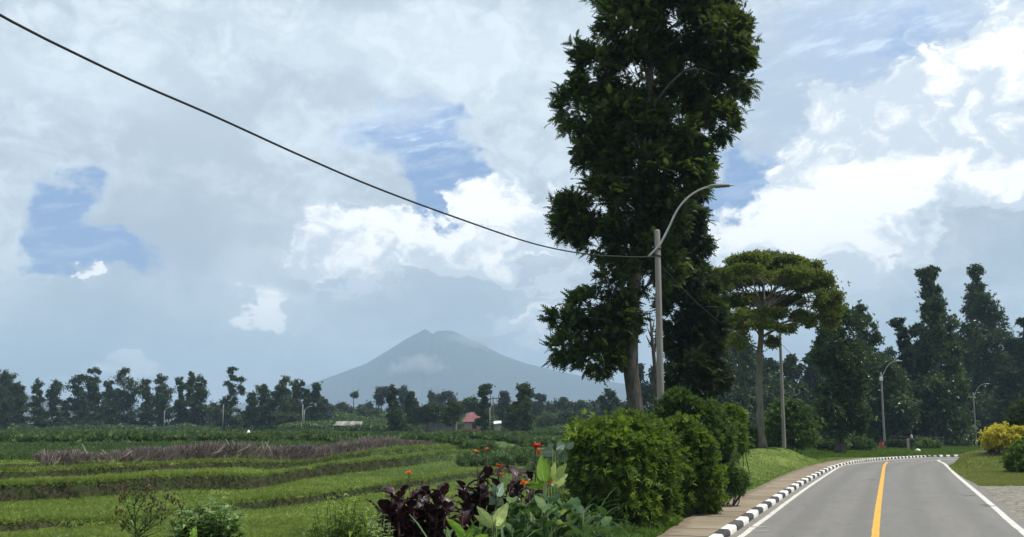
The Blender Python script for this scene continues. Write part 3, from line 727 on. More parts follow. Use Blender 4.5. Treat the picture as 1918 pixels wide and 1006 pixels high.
def trunk_parts(root, pts, rad, lobes, C, bark, nb=14, name='trunk'):
    pts = np.asarray(pts, float); Q, _ = resample(catmull(pts, 8), n=18)
    rr = np.interp(np.linspace(0, 1, 18), [0, .04, .12, 1], [rad[0] * 1.5, rad[0] * 1.12, rad[0], rad[1]]) * (1 + .06 * rng.normal(size=18))
    Q = Q + rng.normal(size=Q.shape) * rad[0] * .08 * np.array([1, 1, 0])
    g = G(); tube_g(g, Q, rr, 10); g.build(name, bark, root, smooth=True)
    if not C: return
    g = G(); k = 0
    for i, L in enumerate(lobes):
        L = np.array(L); h = np.argmin(np.abs(Q[:, 2] - (L[2] - L[5] * .9 - .4))); h = min(h, 16); a = Q[h]; b = L[:3]
        m = (a + b) / 2 + rng.normal(size=3) * .12 * np.linalg.norm(b - a) + np.array([0, 0, .1]) * np.linalg.norm(b - a)
        bp, _ = resample(catmull([a, m, b], 5), n=7); r0 = min(rr[h] * .45, .03 + .022 * np.linalg.norm(b - a))
        tube_g(g, bp, np.linspace(r0, r0 * .35, 7), 6, cap=False)
        if i < len(C):
            for c in C[i][:nb]:
                mm = (b + c) / 2 + rng.normal(size=3) * .06 * np.linalg.norm(c - b)
                q0 = bp[rng.integers(3, 7)]
                tube_g(g, [q0, (mm + q0) / 2, mm, c], np.array([.4, .3, .2, .1]) * r0 * .8, 4, cap=False)
    g.build('branches', bark, root, smooth=True)
def px_lobes(d, lst, dd=.5, ry=1.0):
    out = []
    for l in lst:
        px, py, r = l[:3]; r2 = l[3] if len(l) > 3 else r; s = d / F
        p = W(px, py, d + (l[4] if len(l) > 4 else rng.uniform(-dd, dd) * r * s))
        out.append((*p, r * s, (r + r2) / 2 * s * ry, r2 * s))
    return out
def tree(name, label, d, base_px, trunk_px, lob, mat, n, T=CLUMP, size=.4, bark='bark', rad=(.3, .08), group=None, nb=6, cat='tree', dd=.5, **kw):
    bx = W(base_px, 800, d)[0]; bz = zat(bx, d) - .1
    root = thing(name, label, cat, (bx, d, bz), group=group)
    lobes = px_lobes(d, [(l[0], l[1], l[2] * 1.12, *(([l[3] * 1.1] + list(l[4:])) if len(l) > 3 else [l[2] * 1.12])) for l in lob] if name == 'ivy_clad_tree' else lob, dd)
    fo, C = foliage('foliage', M[mat], lobes, n, T, size, root, **kw)
    tp = [(bx, d, bz)] + [tuple(W(a, b, d)) for a, b in trunk_px]
    if len(tp) == 1:
        top = min(lobes, key=lambda l: -l[2]); tp += [((bx + top[0]) / 2, d, (bz + top[2]) / 2), (top[0], d, top[2])]
    trunk_parts(root, tp, rad, lobes, C, M[bark], nb)
    return root

# the big feathery tree
tree('feathery_tree', 'tall dark feathery tree with bare lower trunk, cut by the top of the picture', 33, 1197,
     [(1190, 740), (1182, 690), (1182, 600), (1195, 450), (1208, 250), (1225, 60), (1250, -60)],
     [(1190, 60, 70), (1270, 40, 85), (1345, 75, 58), (1110, 135, 52), (1200, 150, 78), (1300, 150, 80), (1366, 150, 44), (1390, 110, 22), (1085, 205, 52), (1180, 240, 78),
      (1280, 245, 75), (1340, 225, 45), (1120, 275, 48), (1200, 310, 70), (1270, 320, 55), (1150, 370, 55), (1200, 400, 58),
      (1085, 405, 42, 36), (1068, 395, 32), (1066, 428, 28), (1378, 90, 34), (1385, 60, 26), (1300, 300, 40), (1120, 440, 46), (1190, 470, 55), (1160, 530, 38), (1105, 575, 46, 34), (1058, 600, 32, 22), (1135, 615, 50, 40), (1068, 655, 36, 28),
      (1115, 675, 42, 26), (1165, 600, 32, 45), (1240, 410, 48), (1250, -50, 110, 70), (1170, -20, 60), (1330, -20, 60), (1240, 500, 38), (1150, 660, 20, 26)],
     'frond', 36000, FROND_BROAD, .28, rad=(.26, .07), up=.12, k=15, spread=.19, nb=12, inner=.55, flat=1.0, sh_p=.05)
tree('feathery_tree', 'dark feathery tree directly behind the nearest street lamp, in front of the wood', 43, 1305,
     [(1302, 700), (1298, 560), (1300, 440), (1305, 370)],
     [(1300, 355, 20), (1292, 400, 30), (1265, 450, 38), (1305, 455, 28), (1278, 510, 46), (1308, 520, 28), (1275, 585, 40), (1315, 585, 36), (1335, 540, 12),
      (1285, 640, 42), (1322, 645, 36), (1285, 700, 44), (1330, 700, 34), (1295, 745, 44), (1345, 610, 18)],
     'frond_dark', 14000, FROND_BROAD, .34, rad=(.24, .07), up=.1, k=12, spread=.2, nb=8, inner=.55, flat=1.1)
# dead sapling
r_ = thing('dead_tree', 'thin leafless dead tree with snapped side stubs beside the nearest lamp post', 'tree', (W(1228, 800, 38)[0], 38, zat(W(1228, 800, 38)[0], 38) - .1))
g = G(); tube_g(g, [np.array(r_.location), W(1228, 700, 38), W(1222, 640, 38), W(1217, 588, 38)], [.09, .08, .06, .025], 7); g.build('trunk', M['bark'], r_, smooth=True)
g = G()
for a, b, c, e in ((1222, 650, 1210, 628), (1225, 640, 1212, 612), (1227, 660, 1230, 600), (1221, 625, 1226, 596), (1218, 602, 1212, 590)):
    tube_g(g, [W(a, b, 38), W((a + c) / 2, (b + e) / 2 + 2, 38), W(c, e, 38.1)], [.035, .03, .012], 5)
g.build('branches', M['bark'], r_, smooth=True)
# umbrella tree
tree('umbrella_tree', 'flat-topped umbrella tree with yellow-green domed crown above a bare trunk', 63.5, 1425,
     [(1424, 780), (1422, 690), (1424, 640), (1428, 600), (1432, 570)],
     [(1352, 516, 22, 14), (1376, 496, 28, 14), (1408, 484, 34, 12), (1446, 481, 36, 12), (1484, 489, 36, 14), (1515, 505, 30, 18), (1536, 530, 26, 22), (1550, 560, 24, 24), (1558, 590, 20, 22),
      (1425, 522, 34, 11, 1), (1475, 526, 30, 11, -1), (1385, 516, 28, 11, 1), (1400, 505, 34, 10, -3), (1445, 502, 34, 10, 3), (1485, 512, 34, 12, -2), (1515, 535, 26, 14), (1345, 535, 26, 16), (1380, 525, 30, 13), (1420, 520, 30, 12, 2), (1460, 522, 32, 12), (1500, 535, 28, 14), (1352, 565, 22, 12),
      (1392, 562, 34, 14), (1435, 560, 34, 15), (1480, 565, 30, 14), (1405, 590, 34, 14), (1450, 590, 36, 14), (1500, 592, 26, 14), (1385, 610, 20, 10), (1432, 605, 26, 10), (1515, 605, 16, 10),
      (1450, 640, 14, 12), (1385, 635, 18, 16), (1365, 595, 18, 10), (1470, 615, 22, 8)],
     'umbrella', 34000, CLUMP, .20, bark='bark_pale', rad=(.25, .14), k=16, spread=.25, nb=10, flat=1.2, dd=2.2, sh_p=.04)
# columns of the right
big = dict(T=SPRIG2, up=-.1, k=9, spread=.24, nb=5, inner=.5)
tree('ivy_clad_tree', 'tall leafy column of a tree meeting the right end of the umbrella crown', 86, 1572, [],
     [(1562, 590, 24), (1575, 622, 30), (1550, 640, 18), (1568, 660, 34), (1590, 690, 22), (1558, 695, 24), (1575, 725, 36), (1560, 765, 32), (1590, 770, 30), (1575, 800, 34, 18), (1547, 735, 16), (1596, 650, 10)],
     'creeper', 11000, size=.42, rad=(.35, .1), **big)
tree('ivy_clad_tree', 'tree with narrow leafy neck over a broad skirt, behind the middle street lamp', 124, 1640, [],
     [(1606, 580, 11), (1618, 588, 14), (1618, 612, 15), (1624, 638, 17), (1620, 662, 15), (1640, 690, 30), (1665, 712, 26), (1625, 730, 30), (1660, 755, 36), (1630, 785, 34), (1680, 785, 26), (1650, 800, 34, 16)],
     'creeper', 12000, size=.50, rad=(.35, .1), **big)
tree('ivy_clad_tree', 'tree topped by small detached leaf balls between two taller leafy columns', 140, 1708, [],
     [(1682, 603, 12, 8), (1690, 622, 9), (1694, 640, 13), (1722, 622, 14), (1705, 668, 20), (1720, 700, 26), (1695, 725, 26), (1715, 760, 30), (1700, 795, 32)],
     'far', 8000, size=.5, rad=(.3, .08), **big)
tree('ivy_clad_tree', 'tallest-looking leafy column with a crooked top knob left of the giant one', 132, 1755, [],
     [(1733, 520, 15, 14), (1748, 510, 9), (1742, 545, 14), (1756, 568, 22), (1740, 590, 14), (1762, 605, 24), (1745, 640, 26), (1775, 650, 22), (1755, 690, 34), (1772, 730, 32), (1745, 745, 34), (1760, 790, 42)],
     'creeper', 14000, size=.54, rad=(.4, .1), **big)
tree('ivy_clad_tree', 'giant leafy tree with a round knob on top at the far right', 172, 1838, [],
     [(1824, 510, 14, 13), (1832, 535, 9), (1826, 558, 18), (1845, 572, 20), (1812, 575, 12), (1862, 600, 22), (1835, 610, 28), (1808, 640, 30), (1852, 650, 34), (1830, 690, 44), (1868, 715, 32), (1805, 720, 30), (1840, 765, 50), (1876, 680, 20)],
     'creeper', 16000, size=.60, rad=(.4, .1), **big)
tree('spreading_tree', 'loose-branched tree reaching out past the right edge of the picture', 160, 1915, [],
     [(1916, 603, 8, 8), (1893, 645, 16, 10), (1908, 662, 16, 10), (1885, 700, 22, 14), (1925, 700, 26), (1898, 730, 24, 16), (1930, 760, 36), (1895, 775, 32), (1940, 640, 24)],
     'far', 6500, size=.6, T=SPRIG2, rad=(.28, .07), k=10, nb=7)
# the wood behind
wood_l = 'dark tree of the shady wood behind the road bend'
WOOD = [(1388, 168, [(1386, 655, 22), (1380, 690, 30), (1395, 730, 34), (1380, 775, 40)]), (1352, 150, [(1356, 640, 18), (1350, 690, 30), (1352, 750, 44)]),
        (1444, 172, [(1443, 688, 16), (1436, 715, 26), (1448, 750, 34), (1440, 790, 36)]), (1486, 160, [(1482, 678, 10), (1484, 695, 18), (1490, 730, 24), (1482, 775, 34)]),
        (1415, 190, [(1410, 672, 20), (1415, 720, 30), (1415, 780, 40)]), (1522, 165, [(1520, 668, 12), (1524, 695, 20), (1516, 735, 28), (1525, 785, 36)]),
        (1545, 180, [(1540, 690, 20), (1545, 740, 34), (1545, 790, 36)]), (1608, 175, [(1605, 690, 26), (1610, 740, 40), (1605, 795, 36)]),
        (1663, 170, [(1660, 664, 18, 12), (1662, 690, 28), (1680, 740, 40), (1665, 790, 40)]), (1730, 165, [(1730, 690, 30), (1728, 740, 40), (1730, 795, 40)]),
        (1792, 160, [(1795, 655, 26), (1790, 710, 42), (1792, 780, 46)]), (1885, 150, [(1888, 690, 34), (1885, 750, 46), (1890, 800, 36)]), (1935, 160, [(1935, 680, 40), (1930, 760, 50)])]
for bx, d, lb in WOOD:
    d = d + 35 if bx > 1560 else d + 10
    tree('broadleaf_tree', wood_l, d, bx, [], lb, 'far', 3200, CLUMP, .75, rad=(.35, .1), group='trees of the shady wood', nb=2, k=10)
# tree beside the feathery trunk
tree('eucalyptus_tree', 'grey-green tree seen through the gap beside the big feathery trunk', 150, 1195, [], [(1196, 700, 10, 14), (1205, 735, 14, 20), (1190, 775, 22)], 'far_grey', 2600, CLUMP, .55, nb=3)
tree('eucalyptus_tree', 'grey-green tree just left of the nearest lamp post, behind the hedge', 145, 1224, [], [(1224, 700, 8, 12), (1222, 740, 16, 22), (1228, 780, 24)], 'far_grey', 2600, CLUMP, .55, nb=3)

# the far tree line over the fields
def col_lobes(px, top, base, w, seed, waist=None):
    r = random.Random(seed); out = []; H = base - top; y = top + w * .45; out.append((px + r.uniform(-.2, .2) * w, y, w * .55, w * .5))
    while y < base - w * .5:
        t = (y - top) / H; y += w * r.uniform(.45, .7); k = .62 + .45 * min(1, t * 1.8)
        if waist and abs(y - waist) < w * .6: k = .4
        out.append((px + r.uniform(-.35, .35) * w, y, w * k * r.uniform(.75, 1.05), w * .55 * r.uniform(.8, 1.1)))
    return out
FARL = [
 (0, 692, 18, 255, 'far', 'slender tree cut by the left edge of the picture', None), (17, 700, 13, 262, 'far', 'thin airy tree second from the left edge', None),
 (36, 717, 12, 258, 'far', 'tree with bare lower stem over the pale dry field', None), (69, 713, 12, 250, 'far', 'tree with separate leafy tiers left of the hill gap', 735),
 (98, 713, 15, 252, 'far', 'tapering dark tree right of the tiered one, before the blue hill', None), (120, 752, 8, 262, 'far', 'small spindly tree standing in the gap with the hill behind', None),
 (147, 700, 18, 258, 'far', 'broad dark tree at the left end of the dense row', None), (178, 705, 15, 250, 'far', 'dark tree carrying a forked wispy tuft above the row', None),
 (205, 712, 14, 262, 'far', 'medium tree between the wispy tuft and the rounded crown', None), (232, 694, 27, 256, 'far', 'widest rounded crown in the left tree row', None),
 (274, 710, 11, 258, 'far', 'narrow tree right of the widest rounded crown', None), (303, 703, 15, 252, 'far', 'tree leaning right at its top, above the small pale lamp post', None),
 (338, 707, 12, 258, 'far', 'left tree of the trio with sky showing through its stem', 740), (361, 699, 11, 262, 'far', 'middle tree of the trio with sky between stems', 735),
 (376, 704, 15, 255, 'far', 'right and thickest tree of the trio with sky gaps', None), (402, 757, 16, 275, 'far', 'low bushy tree filling the dip left of the double-topped tree', None),
 (432, 740, 16, 240, 'far', 'double-topped tree with sky between its two upper tufts', None), (470, 738, 13, 246, 'far', 'short dark tree just right of the double-topped one', None),
 (494, 718, 14, 250, 'far', 'tree with spiky top left of the brown-topped tree', None), (512, 734, 11, 246, 'far', 'slim lower tree pressed between two taller ones in the row', None),
 (535, 706, 17, 244, 'far_olive', 'tall brownish-topped tree near the right end of the left row', None), (557, 713, 13, 248, 'far', 'dark rounded-top tree beside the brownish-topped one', None),
 (573, 730, 8, 250, 'far', 'small black tuft tree above the two thin poles', None), (588, 718, 13, 240, 'far', 'conical dark tree ending the left row', None),
 (606, 742, 12, 290, 'far_grey', 'greyer tree peeping out behind the conical one', None), (736, 722, 9, 186, 'far', 'dark narrow column tree in front of the grey eucalyptus crown', None)]
for px, top, w, d, m, lb, waist in FARL:
    base = 806; w = w * 1.28
    L = col_lobes(px, top, base, w, px + 5, waist)
    if px == 432: L += [(437, 690, 9, 6), (430, 697, 7, 5), (438, 708, 9, 7), (430, 722, 9, 8), (450, 711, 8, 6), (451, 728, 10, 10), (434, 735, 9, 6)]
    if px == 178: L += [(170, 695, 6, 4), (181, 692, 8, 4), (185, 698, 5, 4)]
    if px == 736: L += [(745, 780, 16, 18), (748, 800, 14, 9)]
    tree('column_tree' if w < 28 else 'broad_tree', lb, d, px, [(px, (top + base) / 2), (px, top + 6)], L, m, 3600, CLUMP, .46 * d / 250, rad=(.28, .07), nb=3, k=8, spread=.23, inner=.5, sh_p=.15, sh_r=.4)
MIDL = [
 ('umbrella_tree', 'tiny umbrella tree poking up alone in front of the mountain foot', 300, 663, [(662, 738, 7, 5), (665, 741, 5, 4)], 'far', 500, .5),
 ('eucalyptus_tree', 'grey rounded eucalyptus crown on bare stems, left of the narrow column', 300, 717, [(712, 738, 10, 10), (722, 734, 10, 10), (732, 742, 9, 12), (712, 752, 9, 8)], 'far_grey', 1900, .7),
 ('eucalyptus_tree', 'grey eucalyptus crown showing over the column tree and its shrubs', 300, 755, [(752, 735, 9, 10), (760, 745, 10, 12), (755, 765, 14, 14)], 'far_grey', 1800, .7),
 ('conical_tree', 'small conical tree right of the grey eucalyptus pair', 210, 772, [(768, 742, 7, 8), (771, 755, 10, 8), (772, 770, 13, 9), (770, 788, 14, 12)], 'far', 1900, .5),
 ('round_tree', 'little grey lollipop-shaped tree left of the broad hazy crown', 330, 807, [(807, 740, 6, 8), (808, 760, 9, 12)], 'far_grey', 900, .6),
 ('broad_tree', 'broad hazy grey crown above the long low house', 330, 832, [(822, 746, 10, 9), (834, 742, 12, 10), (846, 748, 10, 8), (834, 765, 22, 14)], 'far_grey', 2400, .7),
 ('acacia_tree', 'flat dark acacia spreading over the long low house', 205, 800, [(788, 772, 16, 8), (806, 766, 18, 8), (826, 768, 18, 8), (815, 780, 20, 8), (790, 784, 14, 7)], 'far', 2800, .45),
 ('acacia_tree', 'green acacia with a leaning trunk just left of the red-roofed house', 186, 850, [(846, 760, 13, 8), (858, 768, 9, 6), (838, 774, 13, 7), (853, 781, 10, 6), (842, 789, 11, 6)], 'far_olive', 2600, .42),
 ('leafy_tree', 'leafy green tree behind the red roof, left of the tufted column', 260, 882, [(878, 750, 12, 8), (888, 756, 12, 9), (875, 765, 12, 9), (893, 770, 12, 9)], 'far', 1700, .6),
 ('column_tree', 'tufted column tree hiding the right side of the red-roofed house', 180, 906, [(907, 728, 13, 8), (904, 738, 9, 5), (908, 748, 7, 5), (906, 760, 11, 8), (908, 775, 12, 9), (905, 790, 13, 10), (910, 800, 12, 8)], 'far', 3200, .42),
 ('leafy_tree', 'pale green tree right of the two poles', 225, 944, [(944, 742, 9, 7), (946, 755, 11, 9), (940, 770, 14, 10), (948, 785, 14, 10)], 'far_grey', 2300, .5),
 ('column_tree', 'bright-topped column tree right of the white-roofed shed', 178, 984, [(982, 726, 13, 9), (990, 735, 10, 8), (978, 742, 10, 8), (985, 755, 14, 10), (980, 770, 15, 10), (990, 785, 15, 10), (968, 760, 9, 7), (984, 798, 14, 8)], 'far_olive', 3600, .42),
 ('leafy_tree', 'dark shaggy tree between the shed and the bright-topped column', 190, 960, [(958, 765, 9, 8), (962, 780, 12, 10), (955, 795, 14, 8), (968, 792, 12, 9)], 'far', 2200, .42),
 ('leafy_tree', 'tufted hazy tree right of the bright-topped column', 300, 1013, [(1008, 742, 7, 5), (1016, 745, 7, 6), (1010, 760, 14, 12)], 'far_grey', 1300, .6),
 ('open_crown_tree', 'open spiky-crowned tree left of the big feathery trunk', 200, 1140, [(1140, 738, 12, 7), (1128, 748, 8, 6), (1152, 750, 9, 6), (1138, 758, 14, 8), (1142, 772, 12, 9)], 'far', 1700, .5),
]
for nm, lb, d, bx, lob, m, n, sz in MIDL:
    tree(nm, lb, d, bx, [(bx, 790), (lob[0][0], lob[0][1] + 6)], lob, m, n, CLUMP, sz, rad=(.22, .07), nb=4, k=9, spread=.28)
r2 = random.Random(4)
for i, (px, top, w, d) in enumerate([(622, 757, 16, 330), (640, 752, 14, 340), (655, 760, 18, 320), (675, 757, 16, 330), (690, 753, 14, 345), (705, 762, 18, 320), (785, 758, 16, 330), (765, 768, 16, 300), (860, 752, 14, 330),
        (925, 756, 12, 320), (1000, 756, 18, 300), (1030, 752, 16, 310), (1052, 744, 14, 300), (1072, 750, 16, 310), (1092, 748, 16, 300), (1112, 752, 16, 310), (1130, 756, 18, 300), (1160, 752, 18, 300), (1060, 768, 22, 250), (1100, 770, 20, 255), (1025, 772, 22, 250), (1150, 775, 22, 250), (1180, 765, 18, 260)]):
    L = [(px + r2.uniform(-4, 4), top + w * .5, w * .6, w * .5), (px - w * .4, top + w, w * .6, w * .6), (px + w * .4, top + w * 1.05, w * .6, w * .6), (px, top + w * 1.8, w, w * .8), (px + r2.uniform(-6, 6), top + w * 2.5, w, w * .8)]
    tree('broadleaf_tree', 'low rounded tree of the hazy wood along the far field edge', d, px, [(px, 795), (px, top + w)], L, ['far', 'far_grey', 'far_olive'][i % 3], 1700, CLUMP, .62, rad=(.25, .08), group='low trees of the hazy wood', nb=2, k=9)

# ------------------------------------------------------------------ bushes
def bush(label, d, base_px, lob, mat, n, size, T=SPRIG, name='bush', group=None, **kw):
    bx = W(base_px, 900, d)[0]; bz = zat(bx, d) - .05
    root = thing(name, label, 'bush', (bx, d, bz), group=group)
    lobes = px_lobes(d, lob, .6)
    fo, C = foliage('foliage', M[mat], lobes, n, T, size, root, **{**dict(up=.35, k=16, spread=.27, inner=.45, sh_p=.2, sh_r=.62), **kw})
    g = G()
    for i, L in enumerate(lobes):
        for c in C[i][:6]:
            a = np.array([bx + rng.normal() * .25, d + rng.normal() * .25, bz]); m = (a + c) / 2 + rng.normal(size=3) * .1
            tube_g(g, [a, m, c], [.022, .016, .006], 4, cap=False)
    g.build('stems', M['bark'], root)
    return root
bush('largest bright green bush of the hedge, left of the nearest lamp post', 24.5, 1160,
     [(1150, 812, 42, 28), (1185, 805, 38, 26), (1110, 830, 42, 34), (1215, 825, 34, 30), (1160, 860, 66, 48), (1100, 880, 42, 48), (1215, 875, 40, 50), (1150, 925, 60, 44), (1200, 935, 44, 42), (1110, 930, 40, 36), (1240, 930, 22, 40)],
     'bush', 12500, .17)
bush('dense green bush under the nearest lamp post, right of the largest round bush', 27.5, 1275,
     [(1268, 815, 28, 22), (1295, 830, 30, 26), (1255, 850, 28, 34), (1290, 870, 38, 42), (1320, 880, 28, 40), (1270, 920, 36, 42), (1310, 930, 30, 36)], 'bush', 8500, .17)
bush('tall loose shrub with arching sprays behind the nearest lamp post', 30, 1280,
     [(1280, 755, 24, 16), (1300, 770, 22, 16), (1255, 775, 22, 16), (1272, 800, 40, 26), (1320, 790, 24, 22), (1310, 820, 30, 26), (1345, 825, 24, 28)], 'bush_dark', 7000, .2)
bush('yellow-topped bush halfway along the hedge, left of the umbrella tree trunk', 44, 1372,
     [(1358, 772, 15, 10), (1378, 778, 14, 10), (1345, 788, 14, 12), (1362, 802, 26, 18), (1385, 815, 14, 14), (1368, 828, 24, 16)], 'bush', 5500, .2)
bush('darker bush at the right end of the roadside hedge above the pavement', 34, 1350,
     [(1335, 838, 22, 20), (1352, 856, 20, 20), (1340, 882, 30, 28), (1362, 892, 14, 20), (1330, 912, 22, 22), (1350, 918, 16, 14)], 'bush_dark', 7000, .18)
bush('rounded bush behind the second lamp post on the grassy mound', 70, 1478,
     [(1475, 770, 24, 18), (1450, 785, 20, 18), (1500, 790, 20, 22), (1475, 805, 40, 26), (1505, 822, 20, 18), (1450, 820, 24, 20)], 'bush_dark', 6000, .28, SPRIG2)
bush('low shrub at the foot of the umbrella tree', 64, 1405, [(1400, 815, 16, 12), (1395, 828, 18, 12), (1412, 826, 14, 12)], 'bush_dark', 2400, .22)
bush('small bright shrub at the hedge foot where the pavement begins', 30, 1355, [(1345, 905, 14, 12), (1372, 893, 12, 14), (1385, 905, 10, 12)], 'glossy', 1400, .2)
bush('ball of bright yellow leaves on the right verge', 60, 1872,
     [(1868, 815, 20, 14), (1885, 812, 14, 11), (1875, 828, 22, 12), (1858, 826, 14, 11), (1893, 826, 12, 12), (1908, 806, 10, 6)], 'yellow', 5200, .2, SPRIG2, k=20)
bush('leafless-based dark undergrowth bush beneath the yellow ball', 60.5, 1882, [(1880, 845, 22, 12), (1895, 852, 18, 12), (1868, 846, 12, 8)], 'bush_dark', 1800, .2)
bush('green bush cut by the right edge of the picture, right of the yellow ball', 52, 1912, [(1908, 850, 16, 12), (1900, 868, 14, 14), (1920, 865, 20, 24), (1912, 840, 12, 10)], 'bush', 3600, .2)
bush('tall olive shrub at the right edge above the yellow ball', 66, 1914, [(1912, 765, 16, 12), (1905, 785, 16, 14), (1920, 800, 20, 18), (1912, 825, 18, 18)], 'far_olive', 3200, .3, SPRIG2)
bush('low leafy bush left of the seated person beyond the road bend', 96, 1600, [(1585, 832, 16, 8), (1605, 830, 18, 11), (1622, 836, 14, 7)], 'crop', 2600, .3, SPRIG2)
bush('low leafy bush beyond the grassy mound, under the ivy-clad column', 92, 1560, [(1548, 834, 14, 6), (1568, 832, 14, 7), (1535, 832, 10, 6)], 'crop', 2400, .3, SPRIG2)
bush('pale green bush right of the standing person beyond the bend', 106, 1737, [(1730, 832, 12, 8), (1745, 836, 12, 7)], 'glossy', 1600, .32, SPRIG2)
bush('dark bush between the seated and the standing person', 112, 1680, [(1672, 832, 12, 6), (1688, 834, 10, 6)], 'far', 1300, .34, SPRIG2)
bush('dark shrub mass at the base of the giant trees, right of the bend', 166, 1800, [(1785, 815, 26, 20), (1815, 820, 28, 20), (1770, 830, 18, 12), (1840, 825, 22, 16)], 'far', 4200, .4, SPRIG2)

# ------------------------------------------------------------------ undergrowth under the tree lines
def strip_pts(n, p0, p1, depth, h, pwr=1):
    t = rng.random(n); x = p0[0] + (p1[0] - p0[0]) * t; y = p0[1] + (p1[1] - p0[1]) * t + rng.uniform(0, depth, n)
    top = h * (.55 + 1.0 * np.clip(vn(x * .22 + 3, y * .08) + .5, 0, 1)); z = height(x, y) + rng.random(n) ** .8 * top
    return np.stack([x, y, z], 1)
def undergrowth(name, segs, mat, size, T=CLUMP):
    g = G()
    for n, p0, p1, dp, h in segs:
        p = strip_pts(n, p0, p1, dp, h); inst(g, T, p, norm(rng.normal(size=p.shape) + [0, 0, .3]), norm(rng.normal(size=p.shape) * .4 + [0, 0, 1]), size * rng.uniform(.6, 1.3, n), rng.random(n) ** 1.3)
    return tag(g.build(name, mat), kind='stuff')
undergrowth('undergrowth', [(6000, (-118, 246), (-42, 242), 12, 1.3), (7000, (-45, 262), (34, 258), 14, 3.6), (4500, (-46, 206), (-18, 202), 10, 1.6), (1500, (-4, 200), (16, 196), 5, 1.2)], M['crop'], .6)
undergrowth('undergrowth', [(6000, (22, 150), (58, 168), 10, 7.0), (9000, (46, 176), (104, 170), 12, 7.0), (5000, (18, 132), (46, 158), 8, 3.5)], M['far'], .9)

# ------------------------------------------------------------------ grass, crops, dry stalks
def scatter_uv(n, y0, y1, px0, px1, pw=1.0):          # even over the picture-facing ground: dense near, thin far
    u = rng.random(n); y = 1 / (1 / y0 + (1 / y1 - 1 / y0) * u ** pw); x = (rng.uniform(px0, px1, n) - 959) / F * y; return x, y
def tufts(name, x, y, mat, size, T, keep, dz=-.01, lean=.35, tonep=1.2):
    k = keep(x, y); x, y = x[k], y[k]; z = height(x, y) + dz; n = len(x)
    size = size(x, y) if callable(size) else size
    d = norm(np.array([0, 0, 1.]) + rng.normal(size=(n, 3)) * lean); g = G()
    tn = np.clip(rng.random(n) ** tonep * .7 + (vn(x * .5, y * .5) + .5) * .4 - .05, 0, 1)
    inst(g, T, np.stack([x, y, z], 1), d, norm(rng.normal(size=(n, 3)) * [1, 1, .1]), size * rng.uniform(.6, 1.4, n), tn)
    return tag(g.build(name, mat), kind='stuff')
DW = lambda x, y: dist_to(x, y, Wr[20:120])
inroad = lambda x, y: in_poly(x, y, ROADPOLY)
def bank_e(x, y):                                   # true on a bank's bare face
    out = np.zeros(x.shape, bool)
    for i, P in enumerate((BD, BA, BB, BC)):
        e = edist(i, P, x, y)
        out |= (e > -.12) & (e < .22)
    return out
x, y = scatter_uv(100000, 27, 84, -40, 1120)
tufts('field_grass', x, y, M['grass'], lambda x, y: .07 + .0011 * y[...], TUFT2, lambda x, y: (y < by(BB, x) + 1.9) & ~inroad(x, y) & (DW(x, y) > 3) & ~bank_e(x, y), lean=.6)

def lips():
    X = []; Yy = []
    for P, n in ((BD, 5000), (BA, 9000), (BB, 7000), (BC, 2500)):
        xx = rng.uniform(P[0, 0] - 3, min(P[-1, 0], 3), n); yy = by(P, xx) + rng.uniform(.1, 1.3, n) ; X.append(xx); Yy.append(yy)
    return np.concatenate(X), np.concatenate(Yy)
x, y = lips()
tufts('bank_grass', x, y, M['grass'], .17, TUFT2, lambda x, y: (x < 5) & ~bank_e(x, y), lean=.8)
def bank_weeds():
    X = []; Yy = []
    for P, n in ((BD, 5000), (BA, 11000), (BB, 7000)):
        xx = rng.uniform(P[0, 0] - 3, min(P[-1, 0], 3), n); yy = by(P, xx) + rng.uniform(-.9, 1.3, n); X.append(xx); Yy.append(yy)
    return np.concatenate(X), np.concatenate(Yy)
x, y = bank_weeds()
tufts('bank_weeds', x, y, leaf_mat('bank_weed', (.014, .020, .007), (.050, .070, .020), (.14, .18, .05), .25, .8, .1), .15, TUFT2, lambda x, y: bank_e(x, y) & (vn(x * .9, y * .9) > -.3), lean=1.2)
x, y = scatter_uv(130000, 20, 92, 1130, 1780)
tufts('verge_grass', x, y, M['grass_verge'], lambda x, y: .035 + .0008 * y, TUFT, lambda x, y: ~inroad(x, y) & (DW(x, y) < 12) & (DW(x, y) < dist_to(x, y, Er)), lean=.5)
x, y = scatter_uv(26000, 76, 135, 1450, 1918)
tufts('far_verge_grass', x, y, M['grass_verge'], .2, TUFT, lambda x, y: ~inroad(x, y) & (DW(x, y) < dist_to(x, y, Er)), lean=.5)
x, y = scatter_uv(42000, 38, 76, 1760, 1960)
tufts('right_verge_grass', x, y, M['grass_dry'], lambda x, y: .05 + .0012 * y, TUFT, lambda x, y: ~inroad(x, y) & ~PAVED(x, y) & (dist_to(x, y, Er) < DW(x, y)) & (vn(x * 1.3, y * 1.3) + dist_to(x, y, Er) * .5 > -.1), lean=.5)
x = rng.uniform(-14, 4, 24000); y = rng.uniform(9, 30, 24000)
tufts('near_verge_grass', x, y, M['grass_verge'], .16, TUFT2, lambda x, y: ~inroad(x, y) & (DW(x, y) < 14), lean=.5)
